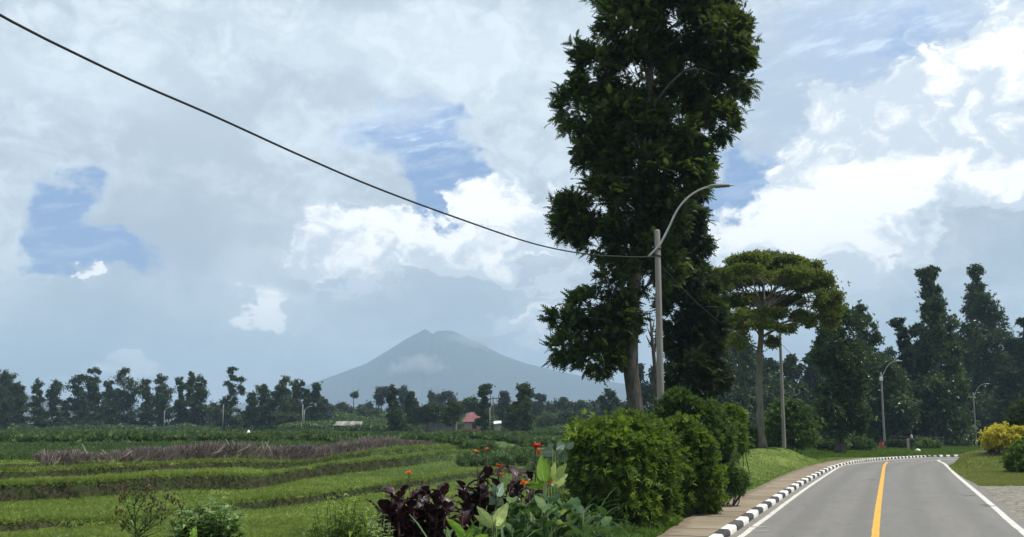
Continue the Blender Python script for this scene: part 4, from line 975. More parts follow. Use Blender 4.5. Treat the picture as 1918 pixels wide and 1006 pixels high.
# crops on the upper plateau, in rows
x, y = scatter_uv(90000, 52, 275, -60, 1160, .9)
def croprow(x, y):
    r = np.sin((y + .12 * x) * (6.283 / (2.2 + y * .025)) + 2 * vn(x * .05, y * .05)); patch = vn(x * .06 + 9, y * .035)
    return (y > by(BC, x) + 1.6) & (r + patch * 2.0 > -.25) & (y < np.where(x > -24, 168, 262)) & (x < 30) & ~((x > by(BC, x) * 0 - 26) & (y < by(BC, x) + 1.6))
tufts('field_crop', x, y, M['crop'], lambda x, y: .17 + .0011 * y, SPRIG, croprow, dz=.06, lean=.9)
def crop_hedges():
    xs = []; ys = []
    for (y0, x0, x1, s) in ((92, -50, 2, .12), (104, -8, 8, .1), (120, -60, -10, .1), (87, -1, 7, .05), (150, -80, 10, .1), (185, -90, -30, .08), (78, -4, 4, .2)):
        n = int((x1 - x0) * 70); xx = rng.uniform(x0, x1, n); xs.append(xx); ys.append(y0 + xx * s + rng.normal(size=n) * .7 + 2 * vn(xx * .15, xx * 0))
    return np.concatenate(xs), np.concatenate(ys)
x, y = crop_hedges()
g = G(); z = height(x, y) + rng.random(len(x)) ** .7 * (.55 + .5 * vn(x * .6, y * .2)); p = np.stack([x, y, z], 1)
inst(g, SPRIG, p, norm(rng.normal(size=p.shape) * .6 + [0, 0, 1]), norm(rng.normal(size=p.shape)), .42 * rng.uniform(.6, 1.4, len(x)), rng.random(len(x)))
tag(g.build('crop_rows', M['crop']), kind='stuff')
# dry purplish stalks
def stalks():
    P = BC[:-1] + np.array([0, .5]); P[0] = P[0] + (P[1] - P[0]) * .12
    n = 11000; Q, L = resample(P, n=400); i = rng.integers(0, 400, n); off = rng.random(n) ** 1.2 * (1.3 + 2.2 * np.interp(i, [0, 400], [0, 1]))
    x = Q[i, 0] - off * .5 + rng.normal(size=n) * .15; y = Q[i, 1] + off; z = height(x, y) - .05
    h = (.46 + .30 * (vn(x * .8, y * .3) + .5) + .22 * vn(x * 2.3, y * 1.1)) * rng.uniform(.55, 1.15, n) * np.interp(i, [0, 20, 60, 330, 400], [.75, .9, 1, 1.0, .55]); k = 5
    V = []; Fc = []
    r = np.random.default_rng(3)
    for j in range(k):
        a = r.uniform(0, 6.28); t = r.uniform(.1, .6); q = np.array([math.cos(a), 0, math.sin(a)]); s = np.array([-math.sin(a), 0, math.cos(a)]) * .028; b = len(V)
        V += [-s, s, q * t + [0, r.uniform(.7, 1), 0] + s * .25, q * t + [0, r.uniform(.7, 1), 0] - s * .25]; Fc += [(b, b + 1, b + 2), (b, b + 2, b + 3)]
    T = (np.array(V), np.array(Fc)); g = G(); d = norm(rng.normal(size=(n, 3)) * .28 + [0, 0, 1.])
    inst(g, T, np.stack([x, y, z], 1), d, norm(rng.normal(size=(n, 3)) * [1, 1, .1]), h, np.clip(rng.random(n) ** 1.4 + vn(x, y) * .3, 0, 1))
    for _ in range(26):
        j = rng.integers(0, 190); a = np.array([Q[j, 0], Q[j, 1] + .3, 0]); a[2] = zat(a[0], a[1]); e = a + np.array([rng.normal() * .5, rng.normal() * .2, rng.uniform(.4, .9)])
        tube_g(g, [a, (a + e) / 2 + rng.normal(size=3) * .05, e], [.03, .025, .01], 4, tone=1.0)
    tag(g.build('dry_stalks', M['twig']), kind='stuff')
stalks()

# ------------------------------------------------------------------ foreground plants
def blade(L, Wd, bend, seg=7, cup=.12, tip=1.6, base=.06, wav=0.0, neck=0.0):
    """leaf along +y, arching down; returns verts, tris, uv"""
    V = []; UV = []; a = bend[0]; p = np.array([0., 0, 0]); st = L / seg
    for i in range(seg + 1):
        t = i / seg
        w = Wd / 2 * max(base, math.sin(math.pi * min(1, max(0, (t - neck) / (1 - neck))) ** (1 / tip) if t > neck else 0) if t > neck else base)
        if i == seg: w = .004
        up = np.array([0, -math.sin(a), math.cos(a)]); wv = wav * Wd * math.sin(i * 2.4)
        V += [p + [-w, 0, 0] + up * (cup * w * 2 + wv), p, p + [w, 0, 0] + up * (cup * w * 2 - wv)]; UV += [(0, t), (.5, t), (1, t)]
        p = p + np.array([0, math.cos(a), math.sin(a)]) * st; a -= bend[1] / seg
    Fc = []
    for i in range(seg):
        for j in range(2): q = i * 3 + j; Fc += [(q, q + 1, q + 4), (q, q + 4, q + 3)]
    return np.array(V, float), np.array(Fc), np.array(UV)
def rotz(v, a): c, s = math.cos(a), math.sin(a); return v @ np.array([[c, s, 0], [-s, c, 0], [0, 0, 1]])
def rotx(v, a): c, s = math.cos(a), math.sin(a); return v @ np.array([[1, 0, 0], [0, c, s], [0, -s, c]])
def veined(name, c0, c1, vein, tr=.35, ro=.6, spc=.25):
    m, n, out = newmat(name); uvn = n.nodes.new('ShaderNodeUVMap'); sp = n.nodes.new('ShaderNodeSeparateXYZ'); n.links.new(uvn.outputs[0], sp.inputs[0])
    U, V = E(n, sp.outputs[0]) - .5, E(n, sp.outputs[1]); at = n.nodes.new('ShaderNodeAttribute'); at.attribute_name = 'tone'
    au = U._m('ABSOLUTE'); vv = ((V * 11.0 - au * 5.0)._m('FRACT') - .5)._m('ABSOLUTE').step(.36, .48); mid = au.step(.05, .01)
    c = mixc(n, E(n, at.outputs['Fac']), c0, c1); ge = n.nodes.new('ShaderNodeNewGeometry')
    c = mixc(n, noise(n, E(n, ge.outputs['Position']), 14, 4).step(.5, .8) * .4, c, c0); c = mixc(n, (vv * .55).mx(mid), c, vein)
    bs = n.nodes.new('ShaderNodeBsdfPrincipled'); n.links.new(c.s, bs.inputs['Base Color']); bs.inputs['Roughness'].default_value = ro; bs.inputs['Specular IOR Level'].default_value = spc
    tl = n.nodes.new('ShaderNodeBsdfTranslucent'); n.links.new(c.s, tl.inputs['Color']); mx = n.nodes.new('ShaderNodeMixShader'); mx.inputs[0].default_value = tr
    n.links.new(bs.outputs[0], mx.inputs[1]); n.links.new(tl.outputs[0], mx.inputs[2]); n.links.new(mx.outputs[0], out.inputs[0]); return m
V_DARK = veined('dark_veined_leaf', (.007, .003, .005), (.045, .013, .015), (.08, .022, .024), .10, .42, .4)
rr = random.Random(11)
def flower_g(c, s, k=7):
    g = G()
    for i in range(k):
        v, f, uv = blade(s * rr.uniform(.8, 1.1), s * .62, (rr.uniform(.5, 1.45), rr.uniform(.3, 1.6)), 4, .2, 1.3)
        g.add(rotz(v, i * 6.283 / k + rr.uniform(-.3, .3)) + c, f, rr.random())
    return g
def canna(label, px, py_top, d, mat, stem, n=7, spread=.45, leafL=.5, leafW=.2, flowers=(), name='canna_clump', H=None, group=None, yaw=0, leaves=6):
    top = W(px, py_top, d); x, y = top[0], d; z0 = zat(x, y) - .03; H = H or (top[2] - z0)
    root = thing(name, label, 'plant', (x, y, z0), group=group); gs = G(); gl = G()
    for i in range(n):
        a = rr.uniform(0, 6.28); r = spread * math.sqrt(rr.random()); b = np.array([x + r * math.cos(a), y + r * math.sin(a) * .8, zat(x + r * math.cos(a), y)])
        h = H * rr.uniform(.72, 1.0); t = b + np.array([rr.uniform(-.12, .12), rr.uniform(-.12, .12), h * .93])
        tube_g(gs, [b, (b + t) / 2 + np.array([rr.uniform(-.03, .03)] * 3), t], [.018, .016, .006], 6)
        az = rr.uniform(0, 6.28)
        for k in range(leaves):
            q = .28 + .66 * k / max(1, leaves - 1); c = b + (t - b) * q; az += 2.4 + rr.uniform(-.4, .4)
            v, f, uv = blade(leafL * rr.uniform(.75, 1.15) * (1.1 - .35 * q), leafW * rr.uniform(.8, 1.15), (rr.uniform(.75, 1.25), rr.uniform(.6, 1.7)), 8, .16, 1.35, .08, rr.uniform(0, .13))
            gl.add(rotz(v, az) + c, f, rr.random(), uv=uv)
    gs.build('stems', stem, root, smooth=True); gl.build('leaves', mat, root, smooth=True)
    for (fx, fy, s, fm) in flowers:
        c = W(fx, fy, d - .1); b = np.array([x + (c[0] - x) * .7, y, z0 + .3])
        g = G(); tube_g(g, [b, (b + c) / 2 + [.02, 0, 0], c], [.012, .01, .006], 5); st = g.build('flower_stalk', stem, root, smooth=True)
        g = flower_g(c, s)
        if s > .1: 
            for _ in range(3): h = flower_g(c + np.array([rr.uniform(-.5, .5) * s, rr.uniform(-.5, .5) * s, rr.uniform(-1.0, .6) * s]), s * .75, 5); [g.add(a, b_, t_[0] if len(t_) else .5) for a, b_, t_ in [(np.concatenate(h.v), np.concatenate(h.f), np.concatenate(h.t))]]
        g.build('flower', M[fm], root)
    return root
canna('dark purple canna clump with a single orange flower standing above it', 792, 897, 14.5, V_DARK, M['stem_dark'], 50, .58, .34, .16,
      ((766, 889, .075, 'orange'), (729, 965, .05, 'red'), (738, 968, .05, 'red')), leaves=8)
canna('tall dark-leaved canna left of the lime-green leaf, with small orange flowers', 915, 862, 16.5, V_DARK, M['stem_dark'], 26, .44, .42, .16,
      ((892, 848, .06, 'orange'), (912, 843, .06, 'orange'), (935, 876, .1, 'red'), (939, 891, .075, 'orange')), leaves=6)
canna('dark-leaved canna with a big red flower head beside the silvery leaf', 985, 870, 17.2, V_DARK, M['stem_dark'], 12, .38, .40, .15, ((1003, 842, .12, 'red'), (1027, 905, .1, 'red')), leaves=5)
canna('green canna carrying one bright orange-red flower in front of the dark ones', 985, 925, 15.3, M['canna'], M['stem'], 11, .4, .44, .17, ((981, 909, .09, 'orange'),), leaves=5)
canna('broad blue-green canna clump low at the right of the flower bed', 1035, 925, 16.4, M['canna'], M['stem'], 14, .5, .46, .2, leaves=5)
canna('small green canna near the bottom edge, left of the strap-leaved clumps', 860, 985, 13.6, M['canna'], M['stem'], 5, .35, .42, .16, leaves=4)
canna('grey-green canna hidden among strap leaves at the foot of the largest bush', 1095, 950, 18.5, M['canna'], M['stem'], 6, .4, .42, .18, leaves=4)

def big_leaf_plant(label, d, specs, mat, name='broad_leaved_plant', stemr=.014):
    """specs: (base px, base py, tip px, tip py, width m, bend)"""
    bp = W(specs[0][0], specs[0][1], d); x, y = bp[0], d; z0 = zat(x, y)
    root = thing(name, label, 'plant', (x, y, z0)); gs = G(); gl = G()
    for i, (a, b, c, e, w, bend) in enumerate(specs):
        P0 = W(a, b, d + rr.uniform(-.1, .1)); P1 = W(c, e, d + rr.uniform(-.25, .25)); L = np.linalg.norm(P1 - P0); dr = (P1 - P0) / L
        tube_g(gs, [np.array([x + rr.uniform(-.05, .05), y, z0]), (np.array([x, y, z0]) + P0) / 2 + [0, 0, .05], P0], [stemr, stemr * .8, stemr * .5], 5)
        seg = 10; V = []; Fc = []; UV = []
        side0 = norm(np.cross(dr, np.array([.15 * rr.uniform(-1, 1), 1., .25]))); nn = norm(np.cross(side0, dr))
        if nn[1] > 0: nn = -nn
        side = norm(np.cross(dr, nn)); cols = 5
        for k in range(seg + 1):
            t = k / seg; ww = w / 2 * max(.03, math.sin(math.pi * t ** .75) ** .8) if 0 < k < seg else .004
            c0 = P0 + dr * L * t + nn * bend * L * (t * t - t) 
            for q in range(cols):
                s_ = (q / (cols - 1)) * 2 - 1
                V.append(c0 + side * ww * s_ + nn * (abs(s_) * ww * .28 + .012 * math.sin(k * 2.1 + s_ * 2) * abs(s_))); UV.append((s_ * .5 + .5, t))
        for k in range(seg):
            for q in range(cols - 1): p0 = k * cols + q; Fc += [(p0, p0 + 1, p0 + cols + 1), (p0, p0 + cols + 1, p0 + cols)]
        gl.add(np.array(V), Fc, rr.uniform(.2, .9), uv=UV)
    gs.build('stems', M['stem'], root, smooth=True); gl.build('leaves', mat, root, smooth=True)
    return root
V_LIME = veined('lime_veined_leaf', (.13, .26, .02), (.20, .36, .035), (.30, .42, .10), .5)
V_PALE = veined('pale_veined_leaf', (.24, .34, .08), (.42, .50, .18), (.60, .62, .36))
V_SILV = veined('silvery_veined_leaf', (.08, .14, .09), (.20, .28, .21), (.32, .40, .32), .2)
big_leaf_plant('plant with upright lime-green banana-like leaves in the middle of the bed', 16.8,
    [(1018, 905, 1014, 852, .20, .1), (1022, 905, 1024, 858, .16, .1), (1018, 910, 1002, 880, .09, .2), (1022, 915, 985, 912, .07, .2), (1020, 912, 962, 900, .07, .35)], V_LIME)
big_leaf_plant('plant with broad pale green leaves leaning right beside the lime-green leaves', 17.2,
    [(1030, 905, 1062, 868, .16, .2), (1032, 908, 1064, 888, .15, .2), (1030, 905, 1040, 865, .12, .2), (1035, 912, 1060, 900, .1, .2)], M['pale'])
big_leaf_plant('elephant-ear plant with big silvery drooping leaves above the lime-green plant', 17.8,
    [(1040, 846, 1008, 850, .17, .5), (1042, 842, 1058, 832, .22, .3), (1048, 845, 1062, 862, .17, .4), (1060, 840, 1075, 828, .14, .3), (1052, 842, 1040, 862, .15, .4), (1034, 838, 1026, 832, .16, .3)], V_SILV, 'elephant_ear_plant')
big_leaf_plant('cream-veined pale plant with one round upright leaf near the bottom edge', 13.4,
    [(925, 985, 952, 942, .16, .2), (922, 983, 893, 948, .11, .25), (924, 988, 888, 965, .09, .3), (926, 986, 946, 985, .08, .3), (930, 985, 945, 955, .1, .2)], V_PALE)
big_leaf_plant('yellow-green broad-leaved plant cut by the bottom edge below the dark canna', 12.6,
    [(872, 1004, 835, 970, .1, .3), (875, 1005, 888, 990, .1, .3), (868, 1012, 858, 992, .12, .3), (885, 1015, 915, 1002, .1, .4)], V_LIME)
big_leaf_plant('silver-leaved arum between the dark canna and the orange-flowered canna', 15.8,
    [(932, 930, 942, 904, .14, .2), (930, 930, 924, 904, .09, .2), (928, 945, 918, 928, .12, .3), (932, 948, 940, 932, .12, .3)], V_SILV, 'arum_plant')
big_leaf_plant('pale curled leaf plant at the right of the flower bed by the strap leaves', 16.2,
    [(1040, 960, 1034, 938, .13, .3), (1042, 965, 1062, 955, .08, .3), (1050, 985, 1045, 972, .1, .3), (1052, 988, 1062, 978, .09, .3)], M['pale'])
big_leaf_plant('single yellow upright leaf at the bottom edge in front of the left bush', 10.6, [(360, 1012, 366, 985, .07, .2), (361, 1012, 356, 992, .05, .2)], M['lime'], 'yellow_leaf_plant')

# strap-leaved clumps
def strap_clump(name='strap_leaf_clump', L=.62, n=38, w=.035):
    root = bpy.data.objects.new(name, None); COL.objects.link(root); g = G()
    for i in range(n):
        v, f, uv = blade(L * rr.uniform(.6, 1.1), w * rr.uniform(.8, 1.2), (rr.uniform(.8, 1.5), rr.uniform(.9, 2.3)), 7, .15, 1.8, .5)
        g.add(rotz(v, rr.uniform(0, 6.28)) + [rr.uniform(-.05, .05), rr.uniform(-.05, .05), 0], f, rr.random(), uv=uv)
    g.build('leaves', M['strap'], root, smooth=True, origin=(0, 0, 0))
    return root
SC = [strap_clump(), strap_clump(n=44, L=.7), strap_clump(n=30, L=.55)]
STR = [(895, 925, 15.6), (905, 945, 15.0), (880, 955, 14.6), (870, 935, 16.0), (950, 985, 14.2), (975, 995, 14.4), (930, 1000, 13.2), (1000, 1000, 15.0), (1020, 985, 15.6), (1075, 960, 17.8), (1090, 985, 17.4),
       (1110, 968, 19.2), (1125, 1000, 18.2), (1060, 1000, 16.4), (1150, 985, 19.6), (1165, 1005, 19.2), (845, 985, 13.0), (820, 1000, 12.4), (795, 992, 12.8), (1100, 925, 20.2), (1085, 900, 20.0), (770, 1003, 12.2),
       (1130, 960, 20.5), (1050, 945, 18.0), (960, 950, 15.6), (1180, 985, 20.6), (900, 985, 13.6), (1005, 965, 16.2), (985, 945, 17.0), (1040, 985, 16.0)]
for i, (px, py, d) in enumerate(STR):
    o = SC[i] if i < 3 else copy_tree(SC[i % 3])
    p = W(px, py, d); z = zat(p[0], d); hgt = max(.35, p[2] - z); s = min(1.9, hgt / .52)
    o.location = (p[0], d, z - .02 + max(0, hgt - s * .52)); o.scale = (s * .85, s * .85, s); o.rotation_euler.z = rr.uniform(0, 6.28)
    tag(o, 'clump of arching green strap leaves in the roadside flower bed', 'plant', 'strap-leaved clumps of the flower bed')
# leafy shrubs at the bottom left
def leafy_shrub(label, d, base_px, shoots, mat, leaf, name='leafy_shrub', lpn=15, stem='stem', start=.35, wd=.38):
    bx = W(base_px, 990, d)[0]; bz = zat(bx, d); root = thing(name, label, 'bush', (bx, d, bz)); gs = G(); gl = G()
    for (px, py) in shoots:
        t = W(px, py, d + rr.uniform(-.45, .45)); b = np.array([bx + (t[0] - bx) * .35 + rr.uniform(-.1, .1), t[1], bz]); m = (b + t) / 2 + np.array([(bx - t[0]) * .06, 0, .08])
        Q, _ = resample(catmull([b, m, t], 6), n=10); tube_g(gs, Q, np.linspace(.012, .003, 10), 5); az = rr.uniform(0, 6)
        for k in range(lpn):
            q = start + (1 - start) * (k + rr.random() * .6) / lpn; c = np.array([np.interp(q, np.linspace(0, 1, 10), Q[:, j]) for j in range(3)]); az += 2.3 + rr.uniform(-.4, .4)
            s = leaf * rr.uniform(.7, 1.2) * (1.15 - .55 * q ** 4); v, f, uv = blade(s, s * wd, (rr.uniform(.1, .8), rr.uniform(.5, 1.5)), 4, .2, 1.5, .1)
            gl.add(rotz(v, az) + c, f, min(1, rr.random() * .7 + .35 * q ** 3), uv=uv)
    gs.build('stems', M[stem], root, smooth=True); gl.build('leaves', M[mat], root, smooth=True); return root
sh = []
for i in range(120): a = rr.uniform(0, 6.28); r = math.sqrt(rr.random()); sh.append((388 + 72 * r * math.cos(a), 975 + 52 * r * math.sin(a)))
leafy_shrub('rounded shrub with broad glossy leaves at the bottom left', 12, 392, sh, 'glossy', .165, lpn=18, start=.5, wd=.5)
sh = []
for i in range(130): a = rr.uniform(0, 6.28); r = math.sqrt(rr.random()); sh.append((640 + 82 * r * math.cos(a), 975 + 62 * r * math.sin(a) + abs(r * math.cos(a)) * 12))
leafy_shrub('loose shrub with narrow leaves left of the dark purple canna clump', 13.2, 640, sh, 'bush', .16, lpn=18, start=.4, wd=.3)
sh = [(rr.uniform(690, 735), rr.uniform(960, 1003)) for _ in range(22)]
leafy_shrub('small yellow-green weed patch at the left foot of the dark canna', 12.6, 712, sh, 'pale', .09, lpn=14, start=.3, wd=.3)
sh = [(rr.uniform(90, 240), rr.uniform(992, 1010)) for _ in range(16)]
leafy_shrub('low weeds along the bottom edge left of the seeding weed', 12.4, 165, sh, 'glossy', .08, lpn=12, start=.3, wd=.35)
def seeding_weed():
    d = 11.5; bx = W(252, 1000, d)[0]; bz = zat(bx, d); root = thing('seeding_weed', 'tall spindly weed with dried seed heads at the bottom left', 'plant', (bx, d, bz)); gs = G(); gl = G()
    b = W(254, 1030, d); b2 = np.array([bx, d, bz]); tube_g(gs, [b2, b, W(253, 975, d), W(252, 945, d)], [.012, .01, .008, .005], 6)
    for (x0, y0, x1, y1) in ((254, 985, 232, 930), (253, 970, 268, 925), (252, 950, 246, 922), (252, 945, 262, 926), (243, 955, 226, 935), (262, 950, 276, 922), (254, 1000, 290, 940), (256, 1005, 305, 948), (256, 1000, 320, 935), (258, 1005, 340, 945),
                             (254, 990, 225, 960), (256, 1010, 298, 965), (262, 1010, 330, 975), (250, 1000, 232, 985), (280, 985, 286, 930), (300, 985, 312, 930), (270, 1000, 275, 955)):
        a = W(x0, y0, d); e = W(x1, y1, d + rr.uniform(-.3, .3)); tube_g(gs, [a, (a + e) / 2 + [0, 0, -.02], e], [.006, .005, .003], 5)
        gh = G()
        for _ in range(9):
            c = e + np.array([rr.uniform(-.05, .05), rr.uniform(-.05, .05), rr.uniform(-.07, .05)]); tube_g(gs, [e - [0, 0, .03], c], [.002, .002], 4)
            for k in range(6): v, f, uv = blade(.042, .02, (1.2, .3), 2); gh.add(rotz(v, rr.uniform(0, 6.28)) + c, f, rr.random())
        gh.build('seed_head', M['seed'], root)
        for _ in range(12):
            q = rr.random(); v, f, uv = blade(rr.uniform(.06, .13), .03, (rr.uniform(0, .8), 1), 3); gl.add(rotz(v, rr.uniform(0, 6.28)) + a + (e - a) * q, f, rr.random())
    gs.build('stems', M['stem'], root, smooth=True); gl.build('leaves', M['bush_dark'], root)
seeding_weed()
# ground cover under the flower bed
x = rng.uniform(-9, 5, 16000); y = rng.uniform(11, 27, 16000)
tufts('flower_bed_undergrowth', x, y, M['bush_dark'], .22, SPRIG, lambda x, y: ~inroad(x, y) & (DW(x, y) < 6.5) & (DW(x, y) > .8 + .4 * vn(x, y)), dz=.03, lean=.9)

# ------------------------------------------------------------------ street lamps and cables
ARM_YAW = math.atan2(-.335, .942)
def lamp():
    root = thing('street_lamp', '', 'street lamp'); H = 8.05
    g = G(); z = np.array([-.6, 0, 2, 4, 6, H - .02, H + .03]); r = np.array([.125, .12, .112, .102, .093, .085, .06])
    tube_g(g, np.stack([z * 0, z * 0, z], 1), r, 12); g.build('pole', M['concrete'], root, smooth=True, origin=(0, 0, 0))
    g = G(); box_g(g, (0, 0, .04), (.62, .62, .3), 0, bev=.03); g.build('footing', M['concrete_dark'], root, origin=(0, 0, 0))
    g = G(); q = [(-.24, 7.28), (0.0, 7.52), (.12, 7.66), (.36, 8.12), (.62, 8.62), (.95, 8.98), (1.30, 9.18), (1.62, 9.26)]
    P = np.array([(a, -.10 if i < 3 else -.05, b) for i, (a, b) in enumerate(q)]); Q, _ = resample(catmull(P, 6), n=30)
    tube_g(g, Q, np.linspace(.036, .028, 30), 8); arm = g.build('arm', M['steel'], root, smooth=True, origin=(0, 0, 0))
    g = G()
    for zz in (7.52, 7.30): tube_g(g, [(0, 0, zz - .035), (0, 0, zz + .035)], [.108, .108], 12)
    g.build('clamp', M['darkmetal'], root, smooth=True, origin=(0, 0, 0))
    g = G(); n = 12; sec = []
    for i in range(n + 1):
        t = i / n; w = .135 * (math.sin(math.pi * min(1, .12 + t * .8)) ** .6); h = .055 * (math.sin(math.pi * min(1, .15 + t * .82)) ** .7)
        sec.append((1.55 + t * .72, w if i < n else .02, h if i < n else .012, 9.26 - .02 * t))
    V = []; m = 10
    for (X_, w, h, zc) in sec:
        for k in range(m): a = 6.283 * k / m; V.append((X_, math.cos(a) * w - .05, zc + math.sin(a) * h * (1 if math.sin(a) > 0 else .55)))
    Fc = []
    for i in range(n):
        for k in range(m): p, q2 = i * m + k, i * m + (k + 1) % m; Fc += [(p, q2, q2 + m), (p, q2 + m, p + m)]
    for k in range(1, m - 1): Fc += [(0, k + 1, k), (n * m, n * m + k, n * m + k + 1)]
    g.add(V, Fc); hd = g.build('lamp_head', M['steel'], root, smooth=True, origin=(0, 0, 0))
    g = G(); box_g(g, (1.93, -.05, 9.218), (.44, .17, .03), 0, bev=.01); l = g.build('lens', M['lens'], hd, origin=(0, 0, 0))
    return root
LP = [(1239.5, 30.2, 'nearest street lamp, its concrete pole rising from the roadside hedge'),
      (1469, 66.5, 'street lamp on a concrete footing on the grassy mound beside the umbrella tree'),
      (1657.5, 113, 'street lamp with a small pale box near its top, beyond the bend'),
      (1829.5, 150, 'farthest street lamp at the right, against the dark wood')]
lamps = []
proto = lamp()
for i, (px, d, lb) in enumerate(LP):
    o = proto if i == 0 else copy_tree(proto)
    x = W(px, 840, d)[0]; z = zat(x, d)
    z = 0. if i == 0 else z - .35 if i == 1 else z
    o.location = (x, d, z); o.rotation_euler = (0, 0, ARM_YAW if i < 3 else ARM_YAW); tag(o, lb, 'street lamp', 'street lamps along the road'); lamps.append((x, d, z))
g = G(); box_g(g, (0, -.18, 7.35), (.34, .24, .42), 0, bev=.03)
bo = g.build('control_box', M['white'], None, origin=(0, 0, 0)); lamp3 = [o for o in bpy.data.objects if o.get('label') == LP[2][2]][0]; bo.parent = lamp3
def cable(name, label, pts, r, group=None):
    Q, _ = resample(catmull(pts, 10), n=70); g = G(); tube_g(g, Q, r, 6); tag(g.build(name, M['cable'], None, smooth=True), label, 'cable', group)
# overhead cable
A_ = np.array(lamps[0][:2]); Bp = np.array([-5.75, 11.3])
pl = []
for px, py in ((1228, 481), (1180, 481), (1100, 476), (1000, 456.5), (850, 406), (700, 350), (560, 290), (400, 217), (250, 152), (100, 80), (0, 28)):
    lo, hi = 9., 31.
    for _ in range(40):
        m_ = (lo + hi) / 2; x = W(px, py, m_)[0]; xl = Bp[0] + (A_[0] - Bp[0]) * (m_ - Bp[1]) / (A_[1] - Bp[1])
        s = ray(px, py)[0] / ray(px, py)[1]
        if (x - xl) > 0: lo = m_ if s < (A_[0] - Bp[0]) / (A_[1] - Bp[1]) else lo; hi = hi if s < (A_[0] - Bp[0]) / (A_[1] - Bp[1]) else m_
        else: hi = m_ if s < (A_[0] - Bp[0]) / (A_[1] - Bp[1]) else hi; lo = lo if s < (A_[0] - Bp[0]) / (A_[1] - Bp[1]) else m_
    pl.append(W(px, py, m_))
e_ = pl[-1] - pl[-2]; e_ /= np.linalg.norm(e_); pl += [pl[-1] + e_ * 4 + [0, 0, .15], pl[-1] + e_ * 9 + [0, 0, .7]]
cable('overhead_cable', 'thick black overhead cable sweeping across the sky to the nearest lamp post', pl, .0165)
def span(a, b, sag, n=8):
    t = np.linspace(0, 1, n)[:, None]; return a + (b - a) * t - np.array([0, 0, 1]) * sag * 4 * t * (1 - t)
T3 = lambda i, h: np.array([lamps[i][0], lamps[i][1], lamps[i][2] + h])
cable('overhead_cable', 'thin cable sagging between the nearest lamp post and the second one', span(T3(0, 7.1), T3(1, 7.0), .9), .012)
cable('overhead_cable', 'thin cable running down from the second lamp post toward the middle one', span(T3(1, 7.0), T3(2, 7.0), 2.0), .012)
cable('overhead_cable', 'thin cable between the middle lamp post and the farthest one', span(T3(2, 7.0), T3(3, 7.0), 1.6), .012)
# far poles
def pole(name, label, px, top, d, r, mat, cross=None, arm=None, cat='pole'):
    x = W(px, 800, d)[0]; z = zat(x, d); t = W(px, top, d)[2]; root = thing(name, label, cat, (x, d, z))
    g = G(); tube_g(g, [(x, d, z - .2), (x, d, t)], [r, r * .75], 8); g.build('pole', M[mat], root, smooth=True)
    if cross:
        g = G(); box_g(g, (x + .6, d, t - .35), (cross, .12, .14)); g.build('crossarm', M['wood'], root)
        g = G()
        for k in (-.5, 0, .5): tube_g(g, [(x + .6 + k * cross * .9, d, t - .28), (x + .6 + k * cross * .9, d, t - .05)], [.06, .04], 6)
        g.build('insulators', M['concrete'], root)
    if arm:
        g = G(); Q, _ = resample(catmull([(x, d, t - .5), (x + arm * .35, d, t + .35), (x + arm, d, t + .75)], 6), n=10); tube_g(g, Q, .05, 6); g.build('arm', M['steel'], root, smooth=True)
        g = G(); box_g(g, (x + arm * 1.15, d, t + .78), (.7, .3, .12), bev=.03); g.build('lamp_head', M['steel'], root)
pole('street_lamp', 'small pale lamp post standing in front of the left tree row', 307, 769, 232, .13, 'concrete', arm=1.0, cat='street lamp')
pole('utility_pole', 'faint grey pole left of the double-topped tree', 417, 757, 238, .12, 'concrete')
pole('utility_pole', 'pale straight pole at the right end of the left tree row', 566, 757, 236, .15, 'concrete')
pole('street_lamp', 'small lamp post just right of the pale straight pole', 569, 768, 234, .12, 'concrete', arm=1.2, cat='street lamp')
pole('street_lamp', 'pale lamp post right of the tufted column tree by the white-roofed shed', 917.5, 764, 176, .11, 'concrete', arm=.9, cat='street lamp')
pole('utility_pole', 'dark wooden utility pole with crossarm above the white-roofed shed', 923.5, 743, 182, .12, 'wood', cross=2.4)
pole('utility_pole', 'slim dark pole left of the crossarm pole, rising by the tufted column tree', 918.5, 741, 186, .11, 'wood', cross=None)

